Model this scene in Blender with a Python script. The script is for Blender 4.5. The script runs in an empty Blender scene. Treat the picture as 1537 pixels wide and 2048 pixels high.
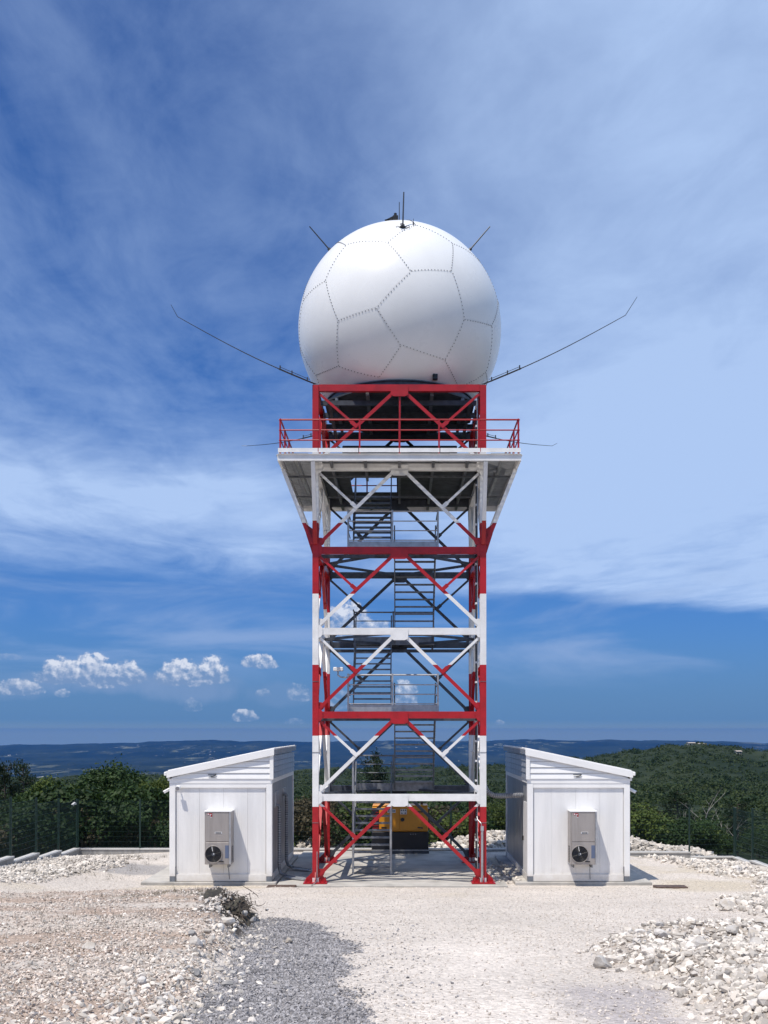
import bpy, bmesh, math, random
import numpy as np
from mathutils import Vector, Matrix

random.seed(7)
RNG = np.random.default_rng(7)
S = bpy.context.scene
COL = S.collection
PI = math.pi

# ------------------------------------------------------------------ camera, sky, sun, exposure
EYE = 4.68
cam_d = bpy.data.cameras.new('camera')
cam = bpy.data.objects.new('camera', cam_d)
COL.objects.link(cam)
cam.location = (0, 0, EYE)
cam.rotation_euler = (PI / 2, 0, 0)
cam_d.sensor_fit = 'HORIZONTAL'
cam_d.sensor_width = 36
cam_d.lens = 2100 / 1537 * 36
cam_d.shift_x = -31.5 / 1537
cam_d.shift_y = 438 / 1537
cam_d.clip_start = 0.1
cam_d.clip_end = 60000
S.camera = cam

S.view_settings.view_transform = 'Standard'
S.view_settings.look = 'None'
S.view_settings.exposure = 0.0
S.view_settings.gamma = 1.0
S.view_settings.use_curve_mapping = False
S.cycles.use_denoising = True
S.cycles.max_bounces = 8
S.cycles.transparent_max_bounces = 12
S.cycles.volume_bounces = 0

TO_SUN = Vector((-0.30, -0.35, 1.0)).normalized()
SUN_EL = math.asin(TO_SUN.z)
SUN_AZ = math.atan2(TO_SUN.x, TO_SUN.y) % (2 * PI)


class V:
    """socket wrapper: arithmetic on it adds Math nodes"""
    nt = None

    def __init__(s, k): s.k = k

    @staticmethod
    def m(op, *a, clamp=False):
        n = V.nt.nodes.new('ShaderNodeMath')
        n.operation = op
        n.use_clamp = clamp
        for i, x in enumerate(a):
            if isinstance(x, V): V.nt.links.new(x.k, n.inputs[i])
            else: n.inputs[i].default_value = float(x)
        return V(n.outputs[0])

    def __add__(s, o): return V.m('ADD', s, o)
    __radd__ = __add__
    def __sub__(s, o): return V.m('SUBTRACT', s, o)
    def __rsub__(s, o): return V.m('SUBTRACT', o, s)
    def __mul__(s, o): return V.m('MULTIPLY', s, o)
    __rmul__ = __mul__
    def __truediv__(s, o): return V.m('DIVIDE', s, o)
    def __rtruediv__(s, o): return V.m('DIVIDE', o, s)
    def __neg__(s): return V.m('MULTIPLY', s, -1)
    def clamp(s): return V.m('ADD', s, 0, clamp=True)
    def max(s, o): return V.m('MAXIMUM', s, o)
    def min(s, o): return V.m('MINIMUM', s, o)

    def step(s, a, b):
        n = V.nt.nodes.new('ShaderNodeMapRange')
        n.interpolation_type = 'SMOOTHSTEP'
        if a > b:
            n.inputs[1].default_value, n.inputs[2].default_value = b, a
            n.inputs[3].default_value, n.inputs[4].default_value = 1, 0
        else:
            n.inputs[1].default_value, n.inputs[2].default_value = a, b
            n.inputs[3].default_value, n.inputs[4].default_value = 0, 1
        V.nt.links.new(s.k, n.inputs[0])
        return V(n.outputs[0])


def comb(x, y, z=0.0):
    n = V.nt.nodes.new('ShaderNodeCombineXYZ')
    for i, a in enumerate((x, y, z)):
        if isinstance(a, V): V.nt.links.new(a.k, n.inputs[i])
        else: n.inputs[i].default_value = a
    return V(n.outputs[0])


def noise(vec, scale=1.0, detail=5, rough=0.55, dist=0.0):
    n = V.nt.nodes.new('ShaderNodeTexNoise')
    n.inputs['Scale'].default_value = scale
    n.inputs['Detail'].default_value = detail
    n.inputs['Roughness'].default_value = rough
    n.inputs['Distortion'].default_value = dist
    if vec is not None: V.nt.links.new(vec.k, n.inputs['Vector'])
    return V(n.outputs[0])


def mixc(f, a, b, mode='MIX'):
    n = V.nt.nodes.new('ShaderNodeMix')
    n.data_type = 'RGBA'
    n.blend_type = mode
    for i, x in ((0, f), (6, a), (7, b)):
        if isinstance(x, V): V.nt.links.new(x.k, n.inputs[i])
        elif i == 0: n.inputs[i].default_value = x
        else: n.inputs[i].default_value = (*x, 1)
    return V(n.outputs[2])


def make_world():
    w = bpy.data.worlds.new('World')
    S.world = w
    w.use_nodes = True
    nt = w.node_tree
    nt.nodes.clear()
    V.nt = nt
    out = nt.nodes.new('ShaderNodeOutputWorld')
    bg = nt.nodes.new('ShaderNodeBackground')
    bg.inputs[1].default_value = 0.1
    nt.links.new(bg.outputs[0], out.inputs[0])
    tc = nt.nodes.new('ShaderNodeTexCoord')
    sep = nt.nodes.new('ShaderNodeSeparateXYZ')
    nt.links.new(tc.outputs['Generated'], sep.inputs[0])
    x, y, z = (V(sep.outputs[i]) for i in range(3))
    sky = nt.nodes.new('ShaderNodeTexSky')
    sky.sky_type = 'NISHITA'
    sky.sun_disc = False
    sky.sun_elevation = SUN_EL
    sky.sun_rotation = SUN_AZ
    sky.altitude = 400
    sky.air_density = 1.0
    sky.dust_density = 0.3
    sky.ozone_density = 4.0
    nt.links.new(comb(x, y, z.max(0.012)).k, sky.inputs['Vector'])
    base = mixc(1.0, V(sky.outputs[0]), (0.38, 0.68, 1.12), 'MULTIPLY')
    az = V.m('ARCTAN2', x, y)
    el = V.m('ARCSINE', z)
    # clear air stays blue well down towards the land
    base = mixc(el.step(0.42, 0.10) * 0.55, base, (0.50, 1.72, 5.0))
    zz = z.max(0.02)
    u, v = x / zz, y / zz                       # the cloud layer's own plane
    # high veil of cirrus: thick to the right, streaky and torn to the left, ending 8 cloud heights away
    n1 = noise(comb(u * 0.55 + 3.1, v * 0.34 + 0.7), 1.0, 7, 0.58, 0.5)
    n2 = noise(comb(u * 1.5 + v * 0.5, v * 0.8 - u * 0.7, 4.0), 1.0, 8, 0.58, 0.9)
    n3 = noise(comb(u * 3.4 - v * 0.4 + 9.0, v * 2.2 + u * 1.9, 2.0), 1.3, 7, 0.62, 0.5)
    side = az.step(-0.22, 0.28)
    ragged = noise(comb(u * 0.35, v * 0.22, 8.0), 1.0, 7, 0.6)
    edge = v + (ragged - 0.5) * 4.0 - az * 3.4
    near = edge.step(8.1, 6.9)
    dens = (n1 * 0.8 + n2 * 0.55 + n3 * 0.30 - 0.80) * 1.55 + side * 0.66 + 0.19
    # the dense bank low on the left and the bright sheet low on the right
    wob = (n1 - 0.5) * 3.0
    bank = (V.m('ABSOLUTE', v - 5.4 - az * 3.0 + wob) * -1.0).step(-1.9, -0.1) * az.step(0.0, -0.16)
    sheet = v.step(1.9, 3.4) * v.step(8.5, 5.0) * az.step(-0.06, 0.16)
    dens = dens + bank * (0.2 + n2 * 0.8) * 1.05 + sheet * 0.26
    veil = dens.clamp() * near * 0.88
    c = mixc(veil, base, (4.75, 6.4, 9.5))
    # grey-blue air low over the land
    low = el.step(0.115, 0.0)
    c = mixc(low * 0.85, c, (1.10, 2.35, 4.55))
    c = mixc(el.step(0.012, -0.004) * 0.9, c, (2.45, 3.40, 4.45))
    # thin streaks under the veil
    st = noise(comb(az * 4.0, el * 20.0, 1.0), 1.0, 6, 0.55, 0.6).step(0.44, 0.74) * el.step(0.17, 0.12) * el.step(0.03, 0.07)
    c = mixc(st * 0.62, c, (3.2, 4.5, 7.3))
    # small far cumulus: centre azimuth, base elevation, half width, height, strength
    px = 1 / 2100.0
    puff = noise(comb(az * 120, el * 130, 0.3), 1.0, 8, 0.58, 0.15)
    puff2 = noise(comb(az * 120 + 0.30, el * 130 + 0.36, 0.3), 1.0, 8, 0.58, 0.15)
    lump = noise(comb(az * 48, el * 40, 5.0), 1.0, 3, 0.5)
    CL = [(150, 1362, 66, 46, 1), (262, 1360, 50, 50, 1), (206, 1364, 66, 58, 1), (370, 1362, 62, 46, 1), (430, 1358, 40, 52, 1), (520, 1331, 44, 30, 1), (66, 1388, 54, 27, .8),
          (148, 1394, 17, 16, .6), (4, 1290, 26, 26, .7), (494, 1438, 34, 22, .7), (700, 1262, 60, 64, 1), (748, 1262, 42, 26, .8), (812, 1410, 30, 64, .8), (600, 1394, 32, 34, .5),
          (528, 1390, 20, 14, .4), (45, 1326, 36, 12, .35), (390, 1418, 22, 24, .35), (680, 1410, 26, 40, .45), (1000, 1448, 12, 10, .5), (590, 1446, 24, 12, .3)]
    tot = None
    hgt = None
    for (cx, by, hw, h, k) in CL:
        ca, ce = (cx - 800) * px, (1462 - by) * px
        t = (el - ce) * (1 / (h * px))
        a = (az - ca) * (1 / (hw * px))
        d = 1.0 - a * a - t.max(0) * t.max(0) - (t.min(0) * t.min(0)) * 9.0
        e = (d * 1.5 + (puff - 0.5) * 1.7 + (lump - 0.5) * 1.3).step(0.25, 0.80) * d.step(-0.35, 0.1) * k
        g = e * t
        tot = e if tot is None else tot.max(e)
        hgt = g if hgt is None else hgt.max(g)
    # soft grey-blue skirts under the two long clouds
    for (cx, cy, hw, h, k) in ((205, 1364, 150, 34, .75), (385, 1374, 120, 42, .75), (560, 1390, 90, 30, .35), (60, 1385, 90, 24, .4)):
        a = (az - (cx - 800) * px) * (1 / (hw * px))
        t = (el - (1462 - cy) * px) * (1 / (h * px))
        d = (1.0 - a * a - t * t + (lump - 0.5) * 1.2).step(0.0, 0.9) * k
        c = mixc(d, c, (2.0, 3.2, 5.6))
    lit = (hgt * 1.25 + (puff - puff2) * 2.6 + 0.06).clamp()
    cc = mixc(lit, (2.0, 3.1, 5.3), (7.2, 7.7, 8.9))
    c = mixc(tot * (0.50 + lit * 0.45), c, cc)
    nt.links.new(c.k, bg.inputs[0])


make_world()
sun_d = bpy.data.lights.new('sun', 'SUN')
sun_d.energy = 4.9
sun_d.angle = math.radians(0.53)
sun_d.color = (1.0, 0.935, 0.84)
sun = bpy.data.objects.new('sun', sun_d)
sun.rotation_euler = (-TO_SUN).to_track_quat('-Z', 'Y').to_euler()
sun.location = (-20, -20, 60)
COL.objects.link(sun)


# ------------------------------------------------------------------ materials
def srgb(r, g, b):
    f = lambda c: (c / 255 / 12.92) if c / 255 <= .04045 else ((c / 255 + .055) / 1.055) ** 2.4
    return (f(r), f(g), f(b))


def pm(name, col, rough=0.5, metal=0.0, var=0.12, scale=3.0, bump=0.0, bscale=40.0, col2=None, island=0.0, objrand=0.0, streak=False, spec=0.5):
    m = bpy.data.materials.new(name)
    m.use_nodes = True
    nt = m.node_tree
    V.nt = nt
    b = nt.nodes['Principled BSDF']
    b.inputs['Roughness'].default_value = rough
    b.inputs['Metallic'].default_value = metal
    b.inputs['Specular IOR Level'].default_value = spec
    g = nt.nodes.new('ShaderNodeNewGeometry')
    pos = V(g.outputs['Position'])
    if streak:
        mp = nt.nodes.new('ShaderNodeMapping')
        mp.inputs['Scale'].default_value = (1, 1, 0.12)
        nt.links.new(pos.k, mp.inputs[0])
        n = noise(V(mp.outputs[0]), scale * 3, 5, 0.6)
    else:
        n = noise(pos, scale, 6, 0.62)
    c2 = col2 or tuple(c * (1 - var * 2.2) for c in col)
    f = n.step(0.33, 0.72)
    c = mixc(f, col, c2)
    if island:
        r = V(g.outputs['Random Per Island'])
        k = r * island + (1 - island * 0.6)
        c = mixc(1.0, c, comb(k, k, k), 'MULTIPLY')
    if objrand:
        oi = nt.nodes.new('ShaderNodeObjectInfo')
        k = V(oi.outputs['Random']) * objrand + (1 - objrand * 0.55)
        c = mixc(1.0, c, comb(k, k, k), 'MULTIPLY')
    nt.links.new(c.k, b.inputs['Base Color'])
    rr = (n - 0.5) * 0.25 + rough
    nt.links.new(rr.clamp().k, b.inputs['Roughness'])
    if bump:
        bn = nt.nodes.new('ShaderNodeBump')
        bn.inputs['Strength'].default_value = bump
        bn.inputs['Distance'].default_value = 0.02
        h = noise(pos, bscale, 4, 0.6)
        nt.links.new(h.k, bn.inputs['Height'])
        nt.links.new(bn.outputs[0], b.inputs['Normal'])
    return m


def banded(name):
    m = pm(name, (0.80, 0.79, 0.775), 0.42, 0, 0.07, 2.0)
    nt = m.node_tree
    V.nt = nt
    b = nt.nodes['Principled BSDF']
    src = b.inputs['Base Color'].links[0].from_socket
    g = nt.nodes.new('ShaderNodeNewGeometry')
    sep = nt.nodes.new('ShaderNodeSeparateXYZ')
    nt.links.new(g.outputs['Position'], sep.inputs[0])
    z = V(sep.outputs[2])
    i = V.m('MODULO', V.m('FLOOR', (z - 2.35 + 2.18 * 4) / 2.18), 2.0)     # 0 white, 1 red
    n = noise(V(g.outputs['Position']), 3.0, 6, 0.6).step(0.35, 0.7)
    red = mixc(n, (0.41, 0.007, 0.013), (0.31, 0.006, 0.010))
    nt.links.new(mixc(i, V(src), red).k, b.inputs['Base Color'])
    return m


M = {}
M['band'] = banded('banded_tower_paint')
M['red'] = pm('red_paint', (0.37, 0.007, 0.013), 0.38, 0, 0.08)
M['white'] = pm('white_paint', (0.80, 0.79, 0.775), 0.4, 0, 0.06)
M['galv'] = pm('galvanised_steel', (0.23, 0.24, 0.26), 0.48, 0.55, 0.18, 6.0)
M['galv_light'] = pm('bright_galvanised_steel', (0.46, 0.47, 0.49), 0.42, 0.6, 0.12, 5.0)
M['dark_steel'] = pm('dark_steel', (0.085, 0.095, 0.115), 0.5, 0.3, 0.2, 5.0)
M['deck'] = pm('dark_deck_plate', (0.06, 0.065, 0.075), 0.55, 0.2, 0.2, 4.0)
M['black'] = pm('black_plastic', (0.012, 0.012, 0.014), 0.4, 0, 0.2)
M['radome'] = pm('radome_gelcoat', (0.80, 0.80, 0.79), 0.30, 0, 0.025, 0.9)
M['seam'] = pm('seam_flange', (0.70, 0.70, 0.70), 0.5, 0, 0.1)
M['bolt'] = pm('bolt_steel', (0.10, 0.10, 0.11), 0.45, 0.4, 0.2)
M['seam_bolt'] = pm('weathered_bolt_heads', (0.22, 0.22, 0.225), 0.55, 0.2, 0.2)
M['side_panel'] = pm('shaded_side_panel', (0.34, 0.35, 0.37), 0.42, 0.35, 0.10, 1.5, streak=True)  # panel grey with the shade of the tower-facing walls put into its colour
M['panel'] = pm('white_sandwich_panel', (0.81, 0.80, 0.785), 0.42, 0, 0.05, 1.2, streak=True)
M['trim'] = pm('white_trim', (0.83, 0.82, 0.80), 0.40, 0, 0.03, 2.0)
M['casting'] = pm('grey_corner_casting', (0.22, 0.24, 0.27), 0.5, 0.4, 0.15)
M['inox'] = pm('stainless_cabinet', (0.37, 0.34, 0.32), 0.45, 0.35, 0.08, 2.5, streak=True)
M['label_blue'] = pm('blue_grey_label', (0.10, 0.13, 0.21), 0.5, 0, 0.05)
M['logo_red'] = pm('red_logo', (0.30, 0.008, 0.012), 0.5, 0, 0.05)
M['print_white'] = pm('white_print', (0.75, 0.75, 0.75), 0.5, 0, 0.03)
M['orange'] = pm('yellow_orange_paint', (0.70, 0.28, 0.010), 0.35, 0, 0.06, 2.0)
M['genblack'] = pm('generator_black', (0.010, 0.011, 0.016), 0.42, 0, 0.2)
M['concrete'] = pm('pale_concrete', (0.47, 0.445, 0.405), 0.85, 0, 0.17, 1.1, 0.25, 60)
M['wallcon'] = pm('grey_wall_concrete', (0.34, 0.335, 0.325), 0.88, 0, 0.14, 1.4, 0.3, 50, streak=True)
M['coping'] = pm('pale_coping', (0.55, 0.54, 0.52), 0.85, 0, 0.08, 2.0, 0.2, 60)
M['fence'] = pm('dark_green_fence_coating', (0.008, 0.030, 0.022), 0.5, 0, 0.15)
M['rust'] = pm('rusty_plate', (0.13, 0.085, 0.065), 0.7, 0.3, 0.25, 8.0, 0.3)
M['wire'] = pm('grey_rod', (0.075, 0.08, 0.09), 0.4, 0.5, 0.1)
M['lens'] = pm('lamp_glass', (0.30, 0.30, 0.32), 0.15, 0, 0.05)
M['rock'] = pm('pale_limestone', (0.60, 0.57, 0.535), 0.9, 0, 0.12, 5.0, 0.5, 25, col2=(0.44, 0.385, 0.32), objrand=0.45)
M['rock_grey'] = pm('grey_limestone', (0.36, 0.345, 0.33), 0.88, 0, 0.12, 5.0, 0.35, 25, objrand=0.3)
M['stone_road'] = pm('fine_road_chips', (0.60, 0.545, 0.49), 0.92, 0, 0.1, 1.3, 0, col2=(0.54, 0.48, 0.42), island=0.42)
M['stone'] = pm('limestone_chips', (0.63, 0.58, 0.52), 0.92, 0, 0.1, 1.3, 0, col2=(0.52, 0.47, 0.41), island=0.75)
M['stone_tan'] = pm('earthy_chips', (0.50, 0.415, 0.35), 0.92, 0, 0.1, 1.1, 0, col2=(0.58, 0.51, 0.445), island=0.9)
M['stone_grey'] = pm('grey_chips', (0.33, 0.315, 0.315), 0.92, 0, 0.1, 1.5, 0, col2=(0.255, 0.245, 0.25), island=0.8)
M['root'] = pm('dry_roots', (0.040, 0.030, 0.024), 0.9, 0, 0.2, 12, col2=(0.12, 0.095, 0.072))
M['soil'] = pm('dark_soil', (0.030, 0.025, 0.021), 0.95, 0, 0.3, 9, 0.6, 30, col2=(0.075, 0.068, 0.045))
M['bark'] = pm('bark', (0.075, 0.062, 0.05), 0.9, 0, 0.25, 6, 0.5, 20)
M['bark_pale'] = pm('bleached_dead_wood', (0.36, 0.33, 0.30), 0.85, 0, 0.2, 6, 0.4, 20)
M['house'] = pm('pale_masonry', (0.5, 0.47, 0.42), 0.9, 0, 0.1)
M['roof_tile'] = pm('clay_roof', (0.42, 0.37, 0.32), 0.9, 0, 0.1)


def dusty(m):
    nt = m.node_tree
    V.nt = nt
    b = nt.nodes['Principled BSDF']
    src = V(b.inputs['Base Color'].links[0].from_socket)
    g = nt.nodes.new('ShaderNodeNewGeometry')
    sp = nt.nodes.new('ShaderNodeSeparateXYZ')
    nt.links.new(g.outputs['Position'], sp.inputs[0])
    n = noise(V(g.outputs['Position']), 5.0, 6, 0.65)
    z = V(sp.outputs[2]) + (n - 0.5) * 0.55
    nt.links.new(mixc(z.step(0.50, 0.02) * 0.45, src, (0.46, 0.39, 0.31)).k, b.inputs['Base Color'])


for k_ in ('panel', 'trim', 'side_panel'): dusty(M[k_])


def leafmat(name, c1, c2, hill=False):
    m = bpy.data.materials.new(name)
    m.use_nodes = True
    nt = m.node_tree
    V.nt = nt
    b = nt.nodes['Principled BSDF']
    b.inputs['Roughness'].default_value = 0.62
    b.inputs['Specular IOR Level'].default_value = 0.25
    g = nt.nodes.new('ShaderNodeNewGeometry')
    r = V(g.outputs['Random Per Island'])
    n = noise(V(g.outputs['Position']), 0.035 if hill else 0.9, 4, 0.6).step(0.3, 0.7)
    oi = nt.nodes.new('ShaderNodeObjectInfo')
    c = mixc((r * 0.6 + n * 0.45).clamp(), c1, c2)
    k = V(oi.outputs['Random']) * 0.5 + 0.75
    c = mixc(1.0, c, comb(k, k, k), 'MULTIPLY')
    nt.links.new(c.k, b.inputs['Base Color'])
    tr = nt.nodes.new('ShaderNodeBsdfTranslucent')
    nt.links.new(c.k, tr.inputs[0])
    mx = nt.nodes.new('ShaderNodeMixShader')
    mx.inputs[0].default_value = 0.25
    nt.links.new(b.outputs[0], mx.inputs[1])
    nt.links.new(tr.outputs[0], mx.inputs[2])
    nt.links.new(mx.outputs[0], nt.nodes['Material Output'].inputs[0])
    return m


M['leaf_dark'] = leafmat('dark_leaves', (0.011, 0.028, 0.008), (0.036, 0.068, 0.015))
M['leaf_olive'] = leafmat('olive_leaves', (0.034, 0.060, 0.012), (0.092, 0.120, 0.022))
M['leaf_pine'] = leafmat('pine_needles', (0.010, 0.024, 0.010), (0.026, 0.046, 0.018))
M['leaf_dry'] = leafmat('dry_brush', (0.045, 0.040, 0.022), (0.10, 0.08, 0.045))
M['leaf_hill'] = leafmat('hill_scrub', (0.010, 0.027, 0.007), (0.048, 0.066, 0.016), True)


# ------------------------------------------------------------------ helpers
ORG = {}


def tag(o, label=None, cat=None, group=None, kind=None):
    if label: o['label'] = label
    if cat: o['category'] = cat
    if group: o['group'] = group
    if kind: o['kind'] = kind
    return o


def thing(name, loc, label, cat, group=None):
    o = bpy.data.objects.new(name, None)
    o.empty_display_size = 0.3
    COL.objects.link(o)
    o.location = loc
    ORG[o.name] = Vector(loc)
    return tag(o, label, cat, group)


def link(name, me, mat, parent=None, origin=None):
    """link a mesh given in world coordinates moved by -origin"""
    o = bpy.data.objects.new(name, me)
    if mat is not None and not me.materials: me.materials.append(mat)
    COL.objects.link(o)
    po = ORG[parent.name] if parent else Vector((0, 0, 0))
    og = Vector(origin) if origin is not None else po
    o.location = og - po
    ORG[o.name] = og
    if parent: o.parent = parent
    return o


def inst(src, name, origin, parent=None, rotz=0.0, scale=None):
    """another object on the mesh of src; origin in world space"""
    o = bpy.data.objects.new(name, src.data if hasattr(src, 'data') else src)
    COL.objects.link(o)
    po = ORG[parent.name] if parent else Vector((0, 0, 0))
    o.location = Vector(origin) - po
    o.rotation_euler = (0, 0, rotz)
    if scale: o.scale = scale
    ORG[o.name] = Vector(origin)
    if parent: o.parent = parent
    return o


class MB:
    def __init__(s): s.v, s.f, s.sm = [], [], []

    def quadbox(s, c):
        i = len(s.v)
        s.v += [Vector(x) for x in c]
        s.f += [tuple(i + k for k in q) for q in ((0, 3, 2, 1), (4, 5, 6, 7), (0, 1, 5, 4), (1, 2, 6, 5), (2, 3, 7, 6), (3, 0, 4, 7))]
        return s

    def box(s, x0, x1, y0, y1, z0, z1):
        if x0 > x1: x0, x1 = x1, x0
        if y0 > y1: y0, y1 = y1, y0
        return s.quadbox([(x0, y0, z0), (x1, y0, z0), (x1, y1, z0), (x0, y1, z0), (x0, y0, z1), (x1, y0, z1), (x1, y1, z1), (x0, y1, z1)])

    def bar(s, p, q, w, h, up=(0, 0, 1)):
        p, q = Vector(p), Vector(q)
        d = (q - p).normalized()
        up = Vector(up)
        if abs(d.dot(up)) > 0.97: up = Vector((0, 1, 0)) if abs(d.y) < 0.9 else Vector((1, 0, 0))
        a = d.cross(up).normalized() * (w / 2)
        b = a.cross(d).normalized() * (h / 2)
        c = []
        for e in (p, q): c += [e - a - b, e + a - b, e + a + b, e - a + b]
        return s.quadbox(c)

    def angle(s, p, q, w, t, up, nrm):
        """L section: a flat leg of width w facing nrm and a flange pointing away from nrm at the upper edge"""
        p, q, nrm = Vector(p), Vector(q), Vector(nrm).normalized()
        d = (q - p).normalized()
        e = nrm.cross(d).normalized()
        if e.z < 0: e = -e
        s.bar(p, q, t, w, e) if False else None
        def slab(o, ax, ay):
            c = []
            for k in (p + o, q + o): c += [k - ax - ay, k + ax - ay, k + ax + ay, k - ax + ay]
            s.quadbox(c)
        slab(Vector(), nrm * (t / 2), e * (w / 2))
        slab(e * (w / 2 - t / 2) - nrm * (w / 2 + t / 2 - 0.002), nrm * (w / 2 - 0.002), e * (t / 2))
        return s

    def tube(s, pts, r, seg=8, cap=True, smooth=True):
        pts = [Vector(p) for p in pts]
        rs = r if isinstance(r, (list, tuple)) else [r] * len(pts)
        rings = []
        prev = None
        for k, p in enumerate(pts):
            if k == 0: d = pts[1] - pts[0]
            elif k == len(pts) - 1: d = pts[-1] - pts[-2]
            else: d = (pts[k + 1] - pts[k]).normalized() + (pts[k] - pts[k - 1]).normalized()
            d.normalize()
            if prev is None:
                a = d.cross(Vector((0, 0, 1)))
                if a.length < 0.05: a = d.cross(Vector((1, 0, 0)))
            else: a = prev - d * prev.dot(d)
            a.normalize()
            prev = a
            b = d.cross(a)
            i = len(s.v)
            for j in range(seg):
                t = 2 * PI * j / seg
                s.v.append(p + (a * math.cos(t) + b * math.sin(t)) * rs[k])
            rings.append(i)
        for i, j in zip(rings, rings[1:]):
            for k in range(seg):
                k2 = (k + 1) % seg
                s.f.append((i + k, i + k2, j + k2, j + k))
        if cap:
            s.f.append(tuple(reversed(range(rings[0], rings[0] + seg))))
            s.f.append(tuple(range(rings[-1], rings[-1] + seg)))
        return s

    def prism(s, poly, a, b):
        """poly: list of 3-D points of one face; extruded by the vector b-a"""
        d = Vector(b) - Vector(a)
        i = len(s.v)
        n = len(poly)
        s.v += [Vector(p) for p in poly] + [Vector(p) + d for p in poly]
        s.f.append(tuple(range(i, i + n)))
        s.f.append(tuple(reversed(range(i + n, i + 2 * n))))
        for k in range(n):
            k2 = (k + 1) % n
            s.f.append((i + k, i + n + k, i + n + k2, i + k2))
        return s

    def disc(s, c, r, depth, axis, seg=24):
        c, axis = Vector(c), Vector(axis).normalized()
        return s.tube([c - axis * depth / 2, c + axis * depth / 2], r, seg)

    def ring(s, c, R, r, axis, seg=24, sub=5):
        c, axis = Vector(c), Vector(axis).normalized()
        a = axis.orthogonal().normalized()
        b = axis.cross(a)
        i = len(s.v)
        for k in range(seg):
            t = 2 * PI * k / seg
            d = a * math.cos(t) + b * math.sin(t)
            for j in range(sub):
                p = 2 * PI * j / sub
                s.v.append(c + d * (R + r * math.cos(p)) + axis * r * math.sin(p))
        for k in range(seg):
            for j in range(sub):
                k2, j2 = (k + 1) % seg, (j + 1) % sub
                s.f.append((i + k * sub + j, i + k * sub + j2, i + k2 * sub + j2, i + k2 * sub + j))
        return s

    def mesh(s, name, origin=(0, 0, 0), smooth=False):
        o = Vector(origin)
        me = bpy.data.meshes.new(name)
        me.from_pydata([v - o for v in s.v], [], s.f)
        bm = bmesh.new()
        bm.from_mesh(me)
        bmesh.ops.recalc_face_normals(bm, faces=bm.faces)
        bm.to_mesh(me)
        bm.free()
        if smooth:
            me.polygons.foreach_set('use_smooth', [True] * len(me.polygons))
            me.set_sharp_from_angle(angle=math.radians(35))
        return me

    def build(s, name, mat, parent=None, origin=None, smooth=False, bevel=0.0):
        og = origin if origin is not None else (ORG[parent.name] if parent else (0, 0, 0))
        o = link(name, s.mesh(name, og, smooth), mat, parent, og)
        if bevel:
            bv = o.modifiers.new('bevel', 'BEVEL')
            bv.width = bevel
            bv.segments = 1
            bv.limit_method = 'ANGLE'
        return o


def np_mesh(name, Vt, F, smooth=False):
    me = bpy.data.meshes.new(name)
    k = F.shape[1]
    me.vertices.add(len(Vt))
    me.vertices.foreach_set('co', np.ascontiguousarray(Vt, dtype=np.float32).ravel())
    me.loops.add(F.size)
    me.loops.foreach_set('vertex_index', np.ascontiguousarray(F, dtype=np.int32).ravel())
    me.polygons.add(len(F))
    me.polygons.foreach_set('loop_start', np.arange(0, F.size, k, dtype=np.int32))
    me.polygons.foreach_set('loop_total', np.full(len(F), k, dtype=np.int32))
    me.polygons.foreach_set('use_smooth', np.full(len(F), bool(smooth)))
    me.update(calc_edges=True)
    me.validate()
    return me


def hash2(ix, iy, seed):
    h = (ix.astype(np.int64) * 374761393 + iy.astype(np.int64) * 668265263 + seed * 974634563) & 0xffffffff
    h = ((h ^ (h >> 13)) * 1274126177) & 0xffffffff
    return ((h ^ (h >> 16)) & 0xffff) / 65535.0


def vnoise(x, y, seed=0):
    x, y = np.asarray(x, float), np.asarray(y, float)
    ix, iy = np.floor(x), np.floor(y)
    fx, fy = x - ix, y - iy
    fx, fy = fx * fx * (3 - 2 * fx), fy * fy * (3 - 2 * fy)
    a, b = hash2(ix, iy, seed), hash2(ix + 1, iy, seed)
    c, d = hash2(ix, iy + 1, seed), hash2(ix + 1, iy + 1, seed)
    return (a * (1 - fx) + b * fx) * (1 - fy) + (c * (1 - fx) + d * fx) * fy


def fbm(x, y, seed=0, oct=4):
    t, a, s = 0, 0.5, 0
    for k in range(oct):
        t = t + a * vnoise(np.asarray(x) * 2 ** k, np.asarray(y) * 2 ** k, seed + k)
        s += a
        a *= 0.5
    return t / s


def sst(x, a, b):
    t = np.clip((np.asarray(x, float) - a) / (b - a), 0, 1)
    return t * t * (3 - 2 * t)


# ------------------------------------------------------------------ ground
ROADZ = -0.055


def mound_edge(y):
    return np.interp(y, [5, 9, 12, 15, 17, 19, 21, 23, 25], [-1.7, -1.86, -2.0, -2.3, -2.55, -2.75, -3.05, -3.5, -4.4])


def heap_edge(y):
    return np.interp(y, [5, 9, 10.7, 11.8, 13, 14.8, 16, 17, 18, 19], [2.4, 2.6, 2.75, 2.8, 2.55, 2.45, 2.7, 3.3, 4.6, 9.0])


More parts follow.
